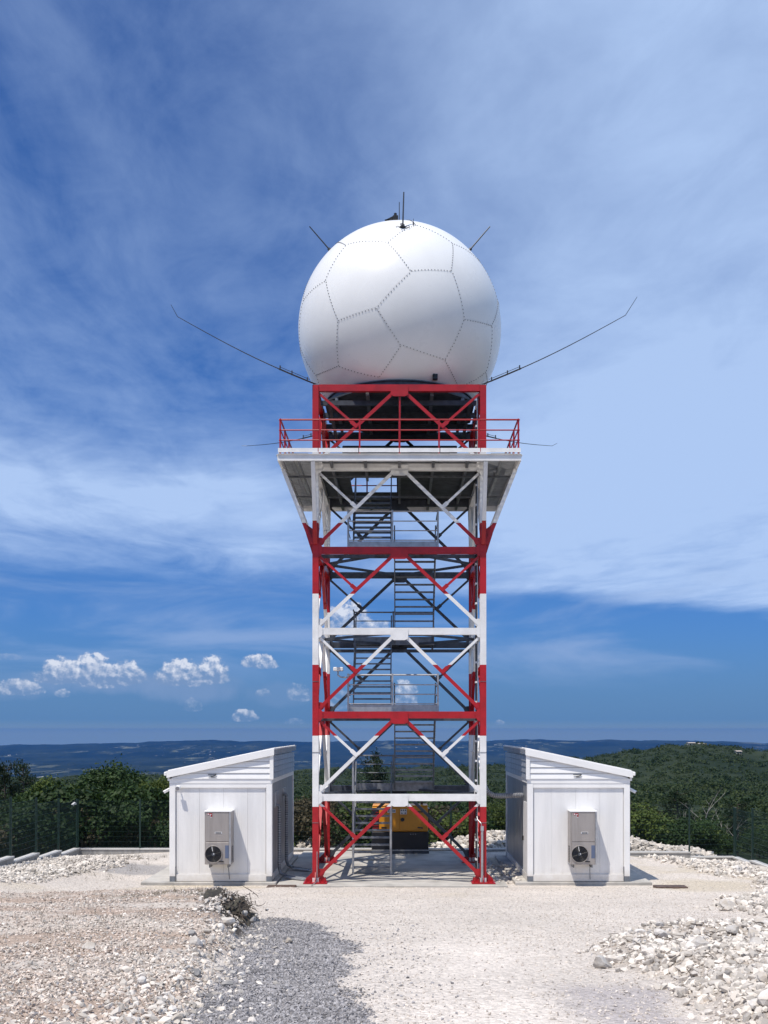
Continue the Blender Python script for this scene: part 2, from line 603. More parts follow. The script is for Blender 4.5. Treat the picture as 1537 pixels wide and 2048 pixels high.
def masks(x, y):
    x, y = np.asarray(x, float), np.asarray(y, float)
    w = (fbm(x * 0.9, y * 0.9, 31) - 0.5) * 1.3
    w2 = (fbm(x * 2.5, y * 2.5, 77) - 0.5) * 0.6
    mo = sst(mound_edge(y) - x + w * 0.45, -0.05, 0.45) * sst(y + w, 27.2, 24.6)
    gr = sst(x - mound_edge(y) + w2 * 0.5, -0.15, 0.1) * sst(np.interp(y, [5, 9, 11.8, 16.2, 18, 20, 21], [0.0, -0.22, -0.65, -0.72, -1.0, -1.6, -2.1]) - x + w2 + w * 0.3, -0.1, 0.25) * sst(y + w2 * 1.5, 21.6, 20.6)
    he = sst(x - heap_edge(y) + w * 0.5, -0.1, 0.7) * sst(y + w * 0.8, 18.4, 17.0)
    r2 = sst(x + w - np.interp(y, [18, 22, 26, 29, 33, 36, 39, 43], [8.6, 6.8, 7.4, 10.0, 10.8, 10.0, 9.2, 9.0]), 0, 0.8) * sst(y, 19, 21) * sst(y, 41.6, 39.6) * sst(x + w * .3, 13.3, 12.3)
    l2 = sst(-x + w - np.interp(y, [28, 32, 36, 40, 43], [11.0, 10.2, 9.6, 9.6, 10.4]), 0, 0.8) * sst(y, 29, 31) * sst(y, 41.0, 38.6)
    mauve = sst(x + w2, 1.4, 2.0) * sst(heap_edge(y) - x + w2, -0.1, 0.2) * sst(y, 12.2, 11.0)
    return mo, gr, he, r2, l2, mauve


def ground_z(x, y):
    x, y = np.asarray(x, float), np.asarray(y, float)
    s = 1.0
    b = 0.098 * s * np.log1p(np.exp(np.clip((31 - y) / s, -30, 30))) + ROADZ
    b = b - 0.22 * sst(y, 39.2, 43)
    b = b + sst(-x, 8.5, 13.0) * np.interp(y, [30, 33, 35.6, 38, 41, 43], [0.46, 0.30, 0.14, 0.02, -0.10, -0.14])
    b = b - 0.40 * sst(x, 6.5, 13) * sst(y, 31, 42)
    mo, gr, he, r2, l2, mv = masks(x, y)
    H = np.interp(y, [4, 9, 12, 15, 17, 20, 23, 26], [.10, .13, .20, .34, .50, .56, .50, .40]) * (0.75 + 0.5 * fbm(x * 0.5, y * 0.5, 5))
    b = b + mo * H * np.interp(-x, [2, 6, 12], [1, .8, .55])
    b = b + he * (0.10 + 0.26 * fbm(x * 0.9, y * 0.9, 12)) * sst(x - heap_edge(y), -0.1, 1.0)
    b = b + r2 * (0.03 + 0.18 * fbm(x * 0.7, y * 0.7, 13)) + l2 * 0.10 * fbm(x * 0.7, y * 0.7, 14)
    b = b + (fbm(x * 0.45, y * 0.45, 2) - 0.5) * 0.08 + (fbm(x * 2.2, y * 2.2, 3, 3) - 0.5) * (0.03 + 0.06 * mo + 0.05 * he)
    # flat under the slabs
    sl = sst(np.abs(x), 8.3, 7.7) * sst(y, 31.2, 31.9) * sst(y, 41.2, 40.2)
    return b * (1 - sl) + sl * (ROADZ - 0.01)


def gz(x, y): return float(ground_z(x, y))


def make_ground():
    xs = np.concatenate([np.linspace(-32, -13.6, 24)[:-1], np.linspace(-13.6, 13.9, 250), np.linspace(13.9, 32, 24)[1:]])
    ys = [0.5]
    while ys[-1] < 43.0: ys.append(ys[-1] + (0.25 if ys[-1] < 7.5 else 0.035 + 0.0034 * ys[-1]))
    ys = np.array(ys[:-1] + [43.05])
    X, Y = np.meshgrid(xs, ys)
    Z = ground_z(X, Y)
    # the yard sheet stops at the walls: beyond them it dips under the terrain sheet
    out = ((X < -13.4) | (X > 13.85)) & (Y > 27)
    Z = Z - out * 1.6
    nx, ny = len(xs), len(ys)
    idx = np.arange(nx * ny).reshape(ny, nx)
    F = np.stack([idx[:-1, :-1], idx[:-1, 1:], idx[1:, 1:], idx[1:, :-1]], -1).reshape(-1, 4)
    me = np_mesh('ground', np.stack([X, Y, Z], -1).reshape(-1, 3), F, True)
    mo, gr, he, r2, l2, mv = [m[..., None] for m in masks(X, Y)]
    pale = np.array([0.570, 0.515, 0.46])
    n = fbm(X * 0.5, Y * 0.7, 50)[..., None]
    n2 = fbm(X * 1.6, Y * 2.4, 51)[..., None]
    c = pale * (0.86 + 0.26 * n) * np.ones_like(X)[..., None]
    # pale packed wheel strip on the track, yellowish sand by the slabs
    strip = np.exp(-((X - 0.95 - 0.4 * (fbm(X * 0 + 3, Y * 0.3, 8) - 0.5)) / 0.75) ** 2)[..., None] * sst(Y, 20, 14)[..., None]
    c = c * (1 + 0.16 * strip * n2 * 1.5)
    sand = (sst(fbm(X * 0.35, Y * 0.35, 61), 0.5, 0.68) * sst(Y, 26, 32))[..., None]
    c = c * (1 - sand) + sand * np.array([0.52, 0.455, 0.365])
    tan = np.array([0.40, 0.315, 0.255])
    tan2 = np.array([0.51, 0.455, 0.40])
    mm = sst(fbm(X * 0.45, Y * 1.3, 21), 0.36, 0.62)[..., None]
    c = c * (1 - mo) + mo * (tan * mm + tan2 * (1 - mm))
    bank = (sst(X - mound_edge(Y) + 0.9 + 0.5 * (fbm(X * 2, Y * 2, 9) - 0.5), 0, 0.3) * sst(mound_edge(Y) + 0.35 - X, 0, 0.2) * sst(Y, 16.4, 17.2) * sst(Y, 23.4, 22.4))[..., None]
    weed = (sst(fbm(X * 0.8, Y * 1.1, 91), 0.55, 0.68) * sst(mound_edge(Y) - X, 0.2, 0.8) * sst(mound_edge(Y) - X, 3.4, 1.6) * sst(Y, 18, 20))[..., None]
    c = c * (1 - 0.6 * weed * mo) + 0.6 * weed * mo * np.array([0.10, 0.095, 0.06])
    c = c * (1 - bank) + bank * np.array([0.055, 0.046, 0.038])
    g = np.array([0.285, 0.272, 0.272]) * (0.85 + 0.3 * n2)
    c = c * (1 - gr) + gr * g
    c = c * (1 - he) + he * np.array([0.40, 0.35, 0.30])
    c = c * (1 - r2) + r2 * np.array([0.48, 0.44, 0.40])
    c = c * (1 - 0.85 * l2) + 0.85 * l2 * np.array([0.46, 0.42, 0.38])
    dark = (sst(fbm(X * 0.7, Y * 0.7, 44), 0.52, 0.62) * l2[..., 0])[..., None]
    c = c * (1 - dark * 0.7) + dark * 0.7 * np.array([0.15, 0.14, 0.10])
    asp = (sst(-X, 7.2, 7.8) * sst(-X, 10.9, 10.2) * sst(Y + 0.35 * X + 0.8 * (fbm(X, Y, 4) - 0.5), 31.4, 31.9) * sst(Y + 0.35 * X, 34.6, 33.6))[..., None]
    c = c * (1 - asp * 0.75) + asp * 0.75 * np.array([0.25, 0.245, 0.25])
    c = c * (1 - 0.8 * mv) + 0.8 * mv * np.array([0.40, 0.365, 0.36])
    rgba = np.concatenate([np.clip(c, 0, 1), np.ones_like(X)[..., None]], -1).reshape(-1, 4)
    at = me.attributes.new('soil_colour', 'FLOAT_COLOR', 'POINT')
    at.data.foreach_set('color', rgba.astype(np.float32).ravel())
    m = bpy.data.materials.new('gravel_ground')
    m.use_nodes = True
    nt = m.node_tree
    V.nt = nt
    b = nt.nodes['Principled BSDF']
    b.inputs['Roughness'].default_value = 0.95
    b.inputs['Specular IOR Level'].default_value = 0.15
    a = nt.nodes.new('ShaderNodeAttribute')
    a.attribute_name = 'soil_colour'
    geo = nt.nodes.new('ShaderNodeNewGeometry')
    pos = V(geo.outputs['Position'])
    vo = nt.nodes.new('ShaderNodeTexVoronoi')
    vo.inputs['Scale'].default_value = 26
    wn = noise(pos, 14, 3, 0.6) * 0.09
    sp = nt.nodes.new('ShaderNodeSeparateXYZ')
    nt.links.new(pos.k, sp.inputs[0])
    nt.links.new(comb(V(sp.outputs[0]) + wn, V(sp.outputs[1]) - wn, V(sp.outputs[2])).k, vo.inputs['Vector'])
    sepc = nt.nodes.new('ShaderNodeSeparateColor')
    nt.links.new(vo.outputs['Color'], sepc.inputs[0])
    k = V(sepc.outputs[0]) * 0.42 + 0.76
    k2 = noise(pos, 70, 3, 0.6) * 0.5 + 0.75
    k = k * k2
    c = mixc(1.0, V(a.outputs['Color']), comb(k, k, k), 'MULTIPLY')
    nt.links.new(c.k, b.inputs['Base Color'])
    bn = nt.nodes.new('ShaderNodeBump')
    bn.inputs['Strength'].default_value = 0.65
    bn.inputs['Distance'].default_value = 0.03
    h = (V(vo.outputs['Distance']) * -1.0) + noise(pos, 45, 4, 0.6) * 0.8
    nt.links.new(h.k, bn.inputs['Height'])
    nt.links.new(bn.outputs[0], b.inputs['Normal'])
    o = link('ground', me, m)
    tag(o, 'pale gravel yard and track sloping up in front of the tower', kind='structure')


make_ground()

# ------------------------------------------------------------------ far terrain
R_AZ = (np.array([-200, 0, 345, 600, 700, 878, 972, 1080, 1162, 1238, 1319, 1377, 1435, 1482, 1537, 1800]) - 800) / 2100
R_PY = np.array([1566, 1562, 1556, 1550, 1548, 1544, 1534, 1526, 1520, 1507, 1503, 1494, 1497, 1504, 1510, 1530])
F_AZ = (np.array([-300, 0, 200, 430, 700, 900, 1180, 1330, 1450, 1537, 1900]) - 800) / 2100
F_PY = np.array([1492, 1490, 1486, 1481, 1483, 1481, 1480, 1480, 1483, 1486, 1490])


def terrain_z(x, y):
    x, y = np.asarray(x, float), np.asarray(y, float)
    d = np.hypot(x, y)
    a = np.arctan2(x, y)
    dx = np.maximum(np.maximum(-13.5 - x, x - 13.95), 0)
    dy = np.maximum(y - 43.2, 0)
    e = np.hypot(dx, dy)
    base = np.interp(e + 43, [43, 46, 60, 100, 200, 400, 800], [-0.75, -0.95, -2.4, -5, -11, -21, -34])
    ridge = EYE - (np.interp(a, R_AZ, R_PY) - 1462) * 800 / 2100 + (fbm(a * 40, d * 0 + 1, 3) - 0.5) * 5
    t = sst(d, 300, 800)
    h = base * (1 - t) + ridge * t
    plain = -230 + (fbm(x / 900, y / 900, 17) - 0.5) * 46
    t2 = sst(d, 820, 2800)
    h = h * (1 - t2) + plain * t2
    far = EYE - (np.interp(a, F_AZ, F_PY) - 1462) * 12500 / 2100 + (fbm(a * 60, d / 3000, 23) - 0.5) * 34
    t3 = sst(d, 8500, 12500)
    h = h * (1 - t3) + far * t3
    h = h - sst(d, 12700, 15000) * 200
    h = h + (fbm(x / 60, y / 60, 40) - 0.5) * np.interp(d, [60, 300, 900], [0.6, 5, 7]) * sst(d, 60, 200)
    inside = (e <= 0.01)
    return np.where(inside, -1.9, h)


def make_terrain():
    an = np.radians(np.concatenate([np.arange(-180, -30, 5), np.arange(-30, 30, 0.22), np.arange(30, 180, 5)]))
    rs = np.concatenate([np.linspace(2, 38, 10), np.linspace(39, 70, 50), np.geomspace(72, 14000, 190)])
    A, Rr = np.meshgrid(an, rs)
    X, Y = Rr * np.sin(A), Rr * np.cos(A)
    Z = terrain_z(X, Y)
    na, nr = len(an), len(rs)
    idx = np.arange(na * nr).reshape(nr, na)
    nxt = np.roll(idx, -1, axis=1)
    F = np.stack([idx[:-1], nxt[:-1], nxt[1:], idx[1:]], -1).reshape(-1, 4)
    me = np_mesh('terrain', np.stack([X, Y, Z], -1).reshape(-1, 3), F, True)
    m = bpy.data.materials.new('wooded_land')
    m.use_nodes = True
    nt = m.node_tree
    V.nt = nt
    b = nt.nodes['Principled BSDF']
    b.inputs['Roughness'].default_value = 0.95
    b.inputs['Specular IOR Level'].default_value = 0.1
    geo = nt.nodes.new('ShaderNodeNewGeometry')
    pos = V(geo.outputs['Position'])
    sep = nt.nodes.new('ShaderNodeSeparateXYZ')
    nt.links.new(pos.k, sep.inputs[0])
    X_, Y_ = V(sep.outputs[0]), V(sep.outputs[1])
    n = noise(comb(X_ * 0.012, Y_ * 0.006), 1.0, 8, 0.65)
    n2 = noise(comb(X_ * 0.1, Y_ * 0.07, 3.0), 1.0, 6, 0.65)
    far = Y_.step(1800, 3500)
    c = mixc((n * 0.6 + n2 * 0.4).step(0.38, 0.62), (0.012, 0.021, 0.009), (0.030, 0.040, 0.017))
    n4 = noise(comb(X_ * 0.0022, Y_ * 0.0009, 14.0), 1.0, 8, 0.66).step(0.40, 0.62)
    c = mixc(far, c, mixc(n4, (0.006, 0.012, 0.008), (0.020, 0.028, 0.016)))
    fld = noise(comb(X_ * 0.0034, Y_ * 0.0011, 6.0), 1.0, 9, 0.72).step(0.535, 0.60) * far
    clus = noise(comb(X_ * 0.0008, Y_ * 0.0004, 2.0), 1.0, 3, 0.5).step(0.42, 0.62)
    c = mixc(fld * clus * 0.8, c, (0.16, 0.17, 0.11))
    spk = noise(comb(X_ * 0.016, Y_ * 0.003, 11.0), 1.0, 4, 0.8).step(0.645, 0.67) * far * clus
    c = mixc(spk, c, (0.8, 0.78, 0.74))
    rocky = noise(comb(X_ * 0.05, Y_ * 0.03, 7.0), 1.0, 6, 0.7).step(0.62, 0.70) * Y_.step(1500, 1000) * Y_.step(90, 200)
    c = mixc(rocky * 0.35, c, (0.22, 0.21, 0.18))
    nt.links.new(c.k, b.inputs['Base Color'])
    o = link('terrain', me, m)
    tag(o, 'wooded slopes and far low plateau behind the fence', kind='structure')


make_terrain()


def make_haze():
    m = bpy.data.materials.new('haze_air')
    m.use_nodes = True
    nt = m.node_tree
    nt.nodes.clear()
    out = nt.nodes.new('ShaderNodeOutputMaterial')
    v = nt.nodes.new('ShaderNodeVolumePrincipled')
    v.inputs['Color'].default_value = (0.05, 0.30, 0.84, 1)
    v.inputs['Density'].default_value = 4.2e-5
    v.inputs['Anisotropy'].default_value = 0.35
    nt.links.new(v.outputs[0], out.inputs['Volume'])
    mb = MB().box(-14300, 14300, -14300, 14300, -480, 30)
    o = mb.build('haze', m)
    tag(o, 'thin blue haze lying over the far land', kind='stuff')


make_haze()

# ------------------------------------------------------------------ slabs
D0 = 32.3                 # front face of the tower
HW = 2.575                # half width between leg centres
YC = D0 + HW
D1 = D0 + 2 * HW
XL, XR = -HW - 0.012, HW - 0.012

tag(MB().box(-3.75, 3.28, 31.72, 40.9, -0.5, 0.0).build('concrete_slab', M['concrete'], bevel=0.015), 'pale concrete pad under the lattice tower', kind='structure')
tag(MB().box(-7.95, -3.80, 32.2, 39.3, -0.5, 0.035).build('concrete_slab', M['concrete'], bevel=0.015), 'pale concrete pad under the shed on the left', kind='structure')
tag(MB().box(3.55, 7.75, 32.2, 39.3, -0.5, 0.035).build('concrete_slab', M['concrete'], bevel=0.015), 'pale concrete pad under the shed on the right', kind='structure')

# ------------------------------------------------------------------ radar tower
LV = [0.0, 2.63, 5.17, 7.74, 10.23, 12.79, 15.22]      # beam centre heights
tower = thing('radar_tower', (0, YC, 0), 'red and white banded steel lattice tower carrying the white radome', 'tower')


def leg(x, y, sx, sy):
    mb = MB()
    z0, z1 = 0.04, 15.30
    w = 0.19
    mb.box(x - w / 2, x + w / 2, y - w / 2, y - w / 2 + 0.014, z0, z1)
    mb.box(x - w / 2, x + w / 2, y + w / 2 - 0.014, y + w / 2, z0, z1)
    mb.box(x - 0.006, x + 0.006, y - w / 2 + 0.014, y + w / 2 - 0.014, z0, z1)
    o = mb.build('leg', M['band'], tower, (x, y, 0))
    # base plate with stiffeners and anchor bolts
    p = MB().box(x - 0.36, x + 0.36, y - 0.30, y + 0.30, 0.004, 0.04).build('base_plate', M['red'], o)
    g = MB()
    for s in (-1, 1):
        g.prism([(x + s * 0.096, y - 0.012, 0.041), (x + s * 0.33, y - 0.012, 0.041), (x + s * 0.31, y - 0.012, 0.13), (x + s * 0.096, y - 0.012, 0.34)], (0, 0, 0), (0, 0.024, 0))
        g.prism([(x - 0.012, y + s * 0.096, 0.041), (x - 0.012, y + s * 0.27, 0.041), (x - 0.012, y + s * 0.25, 0.12), (x - 0.012, y + s * 0.096, 0.34)], (0, 0, 0), (0.024, 0, 0))
    g.build('stiffener', M['red'], o)
    for bx in (-0.28, -0.15, 0.15, 0.28):
        for by in (-0.22, 0.22):
            b = MB()
            b.tube([(x + bx, y + by, 0.041), (x + bx, y + by, 0.15)], 0.018, 6)
            b.disc((x + bx, y + by, 0.058), 0.036, 0.034, (0, 0, 1), 6)
            b.build('anchor_bolt', M['red'], o)
    # splice plates
    for z in (1.86, 4.02, 6.2):
        if y < YC: MB().box(x - w / 2 - .003, x + w / 2 + .003, y - w / 2 - 0.012, y - w / 2 - .001, z - 0.006, z + 0.006).build('splice', M['galv'], o)
    return o


for x in (XL, XR):
    for y in (D0, D1): leg(x, y, 0, 0)

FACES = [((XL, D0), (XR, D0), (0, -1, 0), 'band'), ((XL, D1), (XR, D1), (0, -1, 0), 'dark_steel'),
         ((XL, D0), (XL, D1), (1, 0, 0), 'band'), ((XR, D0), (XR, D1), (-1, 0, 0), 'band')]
for (A, B, nrm, mk) in FACES:
    A, B = Vector((*A, 0)), Vector((*B, 0))
    ax = (B - A).normalized()
    nv = Vector(nrm)
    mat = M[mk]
    mid = (A + B) / 2
    for i in range(1, 7):
        zt, zb = LV[i], LV[i - 1]
        hb = 0.105 if i < 6 else 0.10
        p, q = A + ax * 0.1, B - ax * 0.1
        # main beam, a box of 0.2 m, in the plane of the legs
        bm_ = MB()
        bm_.bar(p + Vector((0, 0, zt)), q + Vector((0, 0, zt)), 0.15, hb * 2)
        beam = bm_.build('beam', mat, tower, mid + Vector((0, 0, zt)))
        zb_ = zt - hb
        gp = MB().prism([mid + ax * a + nv * 0.081 + Vector((0, 0, b)) for a, b in ((-.27, zb_ + .17), (.27, zb_ + .17), (.27, zb_ - .12), (.17, zb_ - .17), (-.17, zb_ - .17), (-.27, zb_ - .12))], (0, 0, 0), nv * 0.016)
        gp.build('gusset_plate', mat, beam)
        foot = zb + 0.19 if i > 1 else 0.24
        for s in (-1, 1):
            ctop = mid + ax * (s * 0.16) + Vector((0, 0, zb_ - 0.02))
            corner = (A if s < 0 else B) + ax * (-s * 0.10) + Vector((0, 0, foot))
            off = nv * 0.05
            d = (corner - ctop).normalized()
            mb = MB()
            mb.angle(ctop + off, corner + off, 0.105, 0.014, None, nv)
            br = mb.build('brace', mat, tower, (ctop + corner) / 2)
            # plate that takes the brace at the leg
            pl = MB().prism([corner + nv * 0.03 + ax * (-s * a) + Vector((0, 0, b)) for a, b in ((-.0, -.09), (.14, -.01), (.20, .13), (.08, .20), (-.0, .20))], (0, 0, 0), nv * 0.012)
            pl.build('gusset_plate', mat, br)
            m_ = (ctop + corner) / 2 + nv * 0.055
            up_ = (A if s < 0 else B) + ax * (-s * 0.12) + Vector((0, 0, zb_ - 0.08)) + nv * 0.035
            mb = MB()
            mb.angle(up_, m_, 0.075, 0.012, None, nv)
            e = (m_ - up_).normalized()
            mb.bar(m_ - e * 0.22 + nv * .010, m_ + e * 0.03 + nv * .010, 0.12, 0.026, nv)
            mb.build('brace', mat, tower, (up_ + m_) / 2)
    # gusset plates where beams meet the legs
    for i in range(1, 6):
        for s, P in ((1, A), (-1, B)):
            mb = MB().prism([P + ax * (s * a) + nv * 0.098 * 0.9 + Vector((0, 0, LV[i] + b)) for a, b in ((.10, -.20), (.17, -.17), (.22, -.09), (.22, .09), (.16, .18), (.10, .20))], (0, 0, 0), nv * 0.012)
            mb.build('gusset_plate', mat, tower, P + Vector((0, 0, LV[i])))

# plan bracing: a diamond at each level
for z in LV[1:5]:
    pts = [(0, D0 + 0.1, z - .02), (XR - 0.1, YC, z - .02), (0, D1 - 0.1, z - .02), (XL + 0.1, YC, z - .02)]
    for a, b in zip(pts, pts[1:] + pts[:1]):
        MB().bar(a, b, 0.07, 0.08).build('plan_brace', M['dark_steel'], tower, a)

# --- main platform
PX, PY0, PY1 = HW + 1.02, D0 - 1.02, D1 + 1.02
ZD = 12.95
XPL, XPR = -PX - 0.012, PX - 0.012
platform = MB()
OPEN = (-1.62, -0.10, 33.95, 36.35)
x0, x1, y0, y1 = XL - 0.1, XR + 0.1, D0 - 0.1, D1 + 0.1
for (a, b, c, d) in ((x0, x1, y0, OPEN[2]), (x0, OPEN[0], OPEN[2], OPEN[3]), (OPEN[1], x1, OPEN[2], OPEN[3]), (x0, x1, OPEN[3], y1)):
    platform.box(a, b, c, d, ZD - 0.03, ZD)
deck = platform.build('deck', M['deck'], tower, (0, YC, ZD))
gr_mesh = None


def grating(cx, cy, w, l, rot):
    global gr_mesh
    mb = MB()
    for k in range(int(w / 0.036)):
        x = -w / 2 + 0.018 + k * 0.036
        mb.box(x - 0.007, x + 0.007, -l / 2, l / 2, -0.035, 0)
    for k in range(int(l / 0.06)):
        y = -l / 2 + 0.03 + k * 0.06
        mb.box(-w / 2, w / 2, y - 0.005, y + 0.005, -0.031, -0.004)
    return mb


gpan = {}


def place_grating(cx, cy, w, l, rotz):
    key = (round(w, 3), round(l, 3))
    if key not in gpan:
        mb = grating(0, 0, w, l, 0)
        me = mb.mesh('grating')
        me.materials.append(M['galv_light'])
        gpan[key] = me
    return inst(gpan[key], 'grating', (cx, cy, ZD), deck, rotz)


step = 2 * PX / 6
for k in range(6):
    cx = XPL + step * (k + 0.5)
    place_grating(cx, PY0 + 0.48, step - 0.01, 0.90, 0)
    place_grating(cx, PY1 - 0.48, step - 0.01, 0.90, 0)
stp = (D1 - D0 + 0.2) / 5
for k in range(5):
    cy = D0 - 0.1 + stp * (k + 0.5)
    place_grating(XPL + 0.48, cy, stp - 0.01, 0.90, PI / 2)
    place_grating(XPR - 0.48, cy, stp - 0.01, 0.90, PI / 2)
for k in range(7):
    x = XPL + 0.5 + k * (2 * PX - 1.0) / 6
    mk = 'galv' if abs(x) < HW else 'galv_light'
    segs = [(PY0 + 0.05, PY1 - 0.05)]
    if OPEN[0] < x < OPEN[1]: segs = [(PY0 + 0.05, OPEN[2]), (OPEN[3], PY1 - 0.05)]
    for (a, b) in segs: MB().box(x - 0.04, x + 0.04, a, b, ZD - 0.20, ZD - 0.032).build('joist', M[mk], tower, (x, a, ZD))
for y in (D0 + 0.9, YC + 1.2):
    MB().box(XPL + 0.06, XPR - 0.06, y - 0.04, y + 0.04, ZD - 0.26, ZD - 0.202).build('cross_beam', M['galv'], tower, (0, y, ZD))


def edge(p, q, nrm, nseg):
    p, q, nrm = Vector(p), Vector(q), Vector(nrm)
    ax = (q - p).normalized()
    L = (q - p).length
    mb = MB()
    mb.bar(p + Vector((0, 0, 12.825)), q + Vector((0, 0, 12.825)), 0.07, 0.19)
    mb.bar(p + Vector((0, 0, 12.918)) + nrm * 0.02, q + Vector((0, 0, 12.918)) + nrm * 0.02, 0.12, 0.012)
    e = mb.build('edge_beam', M['white'], tower, (p + q) / 2 + Vector((0, 0, 12.8)))
    for k in range(nseg):
        a, b = p + ax * (L / nseg * k + 0.012), p + ax * (L / nseg * (k + 1) - 0.012)
        MB().bar(a + Vector((0, 0, 13.048)), b + Vector((0, 0, 13.048)), 0.018, 0.124).build('toe_board', M['white'], e)
    cl = MB()
    for k in range(nseg):
        c = p + ax * (L / nseg * (k + 0.5))
        cl.bar(c - ax * 0.3 - nrm * 0.0 + Vector((0, 0, 12.94)), c + ax * 0.3 + Vector((0, 0, 12.94)), 0.05, 0.02)
    cl.build('clip', M['dark_steel'], e)


C4 = [(XPL, PY0), (XPR, PY0), (XPR, PY1), (XPL, PY1)]
nrms = [(0, -1, 0), (1, 0, 0), (0, 1, 0), (-1, 0, 0)]
for k in range(4):
    p, q = Vector((*C4[k], 0)), Vector((*C4[(k + 1) % 4], 0))
    ax = (q - p).normalized()
    n = Vector(nrms[k])
    if k % 2: edge(p + ax * 0.036 + n * -0.0, q - ax * 0.036, n, 6)
    else: edge(p - ax * 0.035, q + ax * 0.035, n, 6)
    # guard rail
    L = (q - p).length
    inn = -n * 0.05
    rail = MB()
    for z, r in ((13.97, 0.026), (13.66, 0.020), (13.36, 0.020)):
        rail.tube([p + inn + Vector((0, 0, z)), q + inn + Vector((0, 0, z))], r, 8)
    gr_ = rail.build('guard_rail', M['red'], tower, (p + q) / 2 + Vector((0, 0, 13)))
    for j in range(7):
        if k % 2 and j in (0, 6): continue
        c = p + ax * (0.04 + (L - 0.08) * j / 6) + inn
        MB().bar(c + Vector((0, 0, 12.93)), c + Vector((0, 0, 13.98)), 0.05, 0.05).build('post', M['red'], gr_)

# brackets under the platform
for x, sx in ((XL, -1), (XR, 1)):
    for y, sy in ((D0, -1), (D1, 1)):
        mk = 'band'
        a = (x + sx * 0.10, y, 10.42)
        b = (x + sx * 1.0, y, 12.72)
        m1 = MB().bar(a, b, 0.12, 0.12, (0, 1, 0)).build('bracket', M[mk], tower, a)
        MB().prism([(x + sx * .096, y - .008, 10.1), (x + sx * .096, y - .008, 10.9), (x + sx * .3, y - .008, 11.05), (x + sx * .3, y - .008, 10.75)], (0, 0, 0), (0, .016, 0)).build('gusset_plate', M[mk], m1)
        a = (x, y + sy * 0.10, 10.42)
        b = (x, y + sy * 1.0, 12.72)
        MB().bar(a, b, 0.12, 0.12, (1, 0, 0)).build('bracket', M[mk], tower, a)

# radome deck: octagon with joists
ZR = 15.30
oc = []
for sx, sy in ((-1, -1), (1, -1), (1, 1), (-1, 1)):
    pts = [(sx * 2.42, sy * 1.15), (sx * 1.15, sy * 2.42)]
    if sx * sy < 0: pts.reverse()
    oc += pts
MB().prism([(a, YC + b, ZR - 0.05) for a, b in oc], (0, 0, 0), (0, 0, 0.05)).build('deck', M['deck'], tower, (0, YC, ZR))
for k in range(5):
    x = -2.0 + k * 1.0
    h = 2.42 if abs(x) < 1.1 else 2.42 - (abs(x) - 1.15) * 1.0
    MB().box(x - 0.05, x + 0.05, YC - h, YC + h, ZR - 0.25, ZR - 0.052).build('joist', M['galv'], tower, (x, YC, ZR))
for k in range(4):
    y = YC - 1.9 + k * 1.27
    MB().box(XL + 0.1, XR - 0.1, y - 0.05, y + 0.05, ZR - 0.40, ZR - 0.252).build('cross_beam', M['dark_steel'], tower, (0, y, ZR))
for s in (-1, 1):
    MB().box(s * 2.2 - 0.05, s * 2.2 + 0.05, D0 + .1, D1 - .1, ZR - 0.46, ZR - 0.402).build('cross_beam', M['dark_steel'], tower, (s * 2.2, YC, ZR))
MB().bar((0, D0 - 0.03, 15.1), (0, D0 - 0.03, 13.0), 0.05, 0.05).build('hanger', M['red'], tower, (0, D0, 13))
# equipment duct under the radome deck at the back
MB().box(-2.0, 2.0, D1 - 0.9, D1 - 0.5, 14.35, 14.62).build('duct', M['dark_steel'], tower, (0, D1 - .7, 14.4), bevel=0.02)

# cable ladder and cables inside the near leg on the right, conduit on its face
xl = XR - 0.16
lad = MB()
for dy in (0.16, 0.46): lad.box(xl - 0.012, xl + 0.012, D0 + dy - 0.02, D0 + dy + 0.02, 0.25, 15.0)
lad = lad.build('cable_ladder', M['galv_light'], tower, (xl, D0, 0))
rung = None
for k in range(48):
    z = 0.4 + k * 0.305
    if rung is None:
        rung = MB().box(xl - 0.012, xl + 0.012, D0 + 0.182, D0 + 0.438, z - 0.014, z + 0.014).build('rung', M['galv_light'], lad, (xl, D0 + .3, z))
    else: inst(rung, 'rung', (xl, D0 + .3, z), lad)
for k in range(4):
    y = D0 + 0.20 + k * 0.06
    pts = [(xl - 0.035 + 0.006 * math.sin(z * 3.1 + k * 2), y + 0.008 * math.sin(z * 2.3 + k), 0.3 + z * 0.7) for z in range(0, 21)]
    MB().tube(pts, 0.017, 6).build('cable', M['black'], lad)
for k in range(24):
    z = 0.7 + k * 0.61
    MB().box(xl - 0.062, xl - 0.012, D0 + 0.17, D0 + 0.45, z - 0.03, z + 0.03).build('cable_clamp', M['print_white'], lad)
con = MB().tube([(XR - 0.04, D0 - 0.155, 0.05), (XR - 0.04, D0 - 0.155, 1.62)], 0.038, 10).build('conduit', M['galv_light'], tower, (XR, D0 - .15, 0), smooth=True)
MB().box(XR - 0.085, XR + 0.005, D0 - 0.205, D0 - 0.105, 1.62, 1.76).build('junction_box', M['galv_light'], con)
MB().tube([(XR - 0.05, D0 - 0.15, 1.76), (XR - 0.07, D0 - 0.14, 1.85), (XR - 0.17, D0 - 0.05, 1.95), (XR - 0.19, D0 + 0.1, 2.1)], 0.012, 6).build('wire', M['galv_light'], con)
MB().tube([(XL + 0.05, D0 - 0.12, 0.98), (XL + 0.05, D0 - 0.12, 0.10), (XL + 0.0, D0 - 0.33, 0.045), (XL - 0.08, D0 - 0.6, 0.012)], 0.011, 6).build('earth_wire', M['galv_light'], tower, (XL, D0, 0))

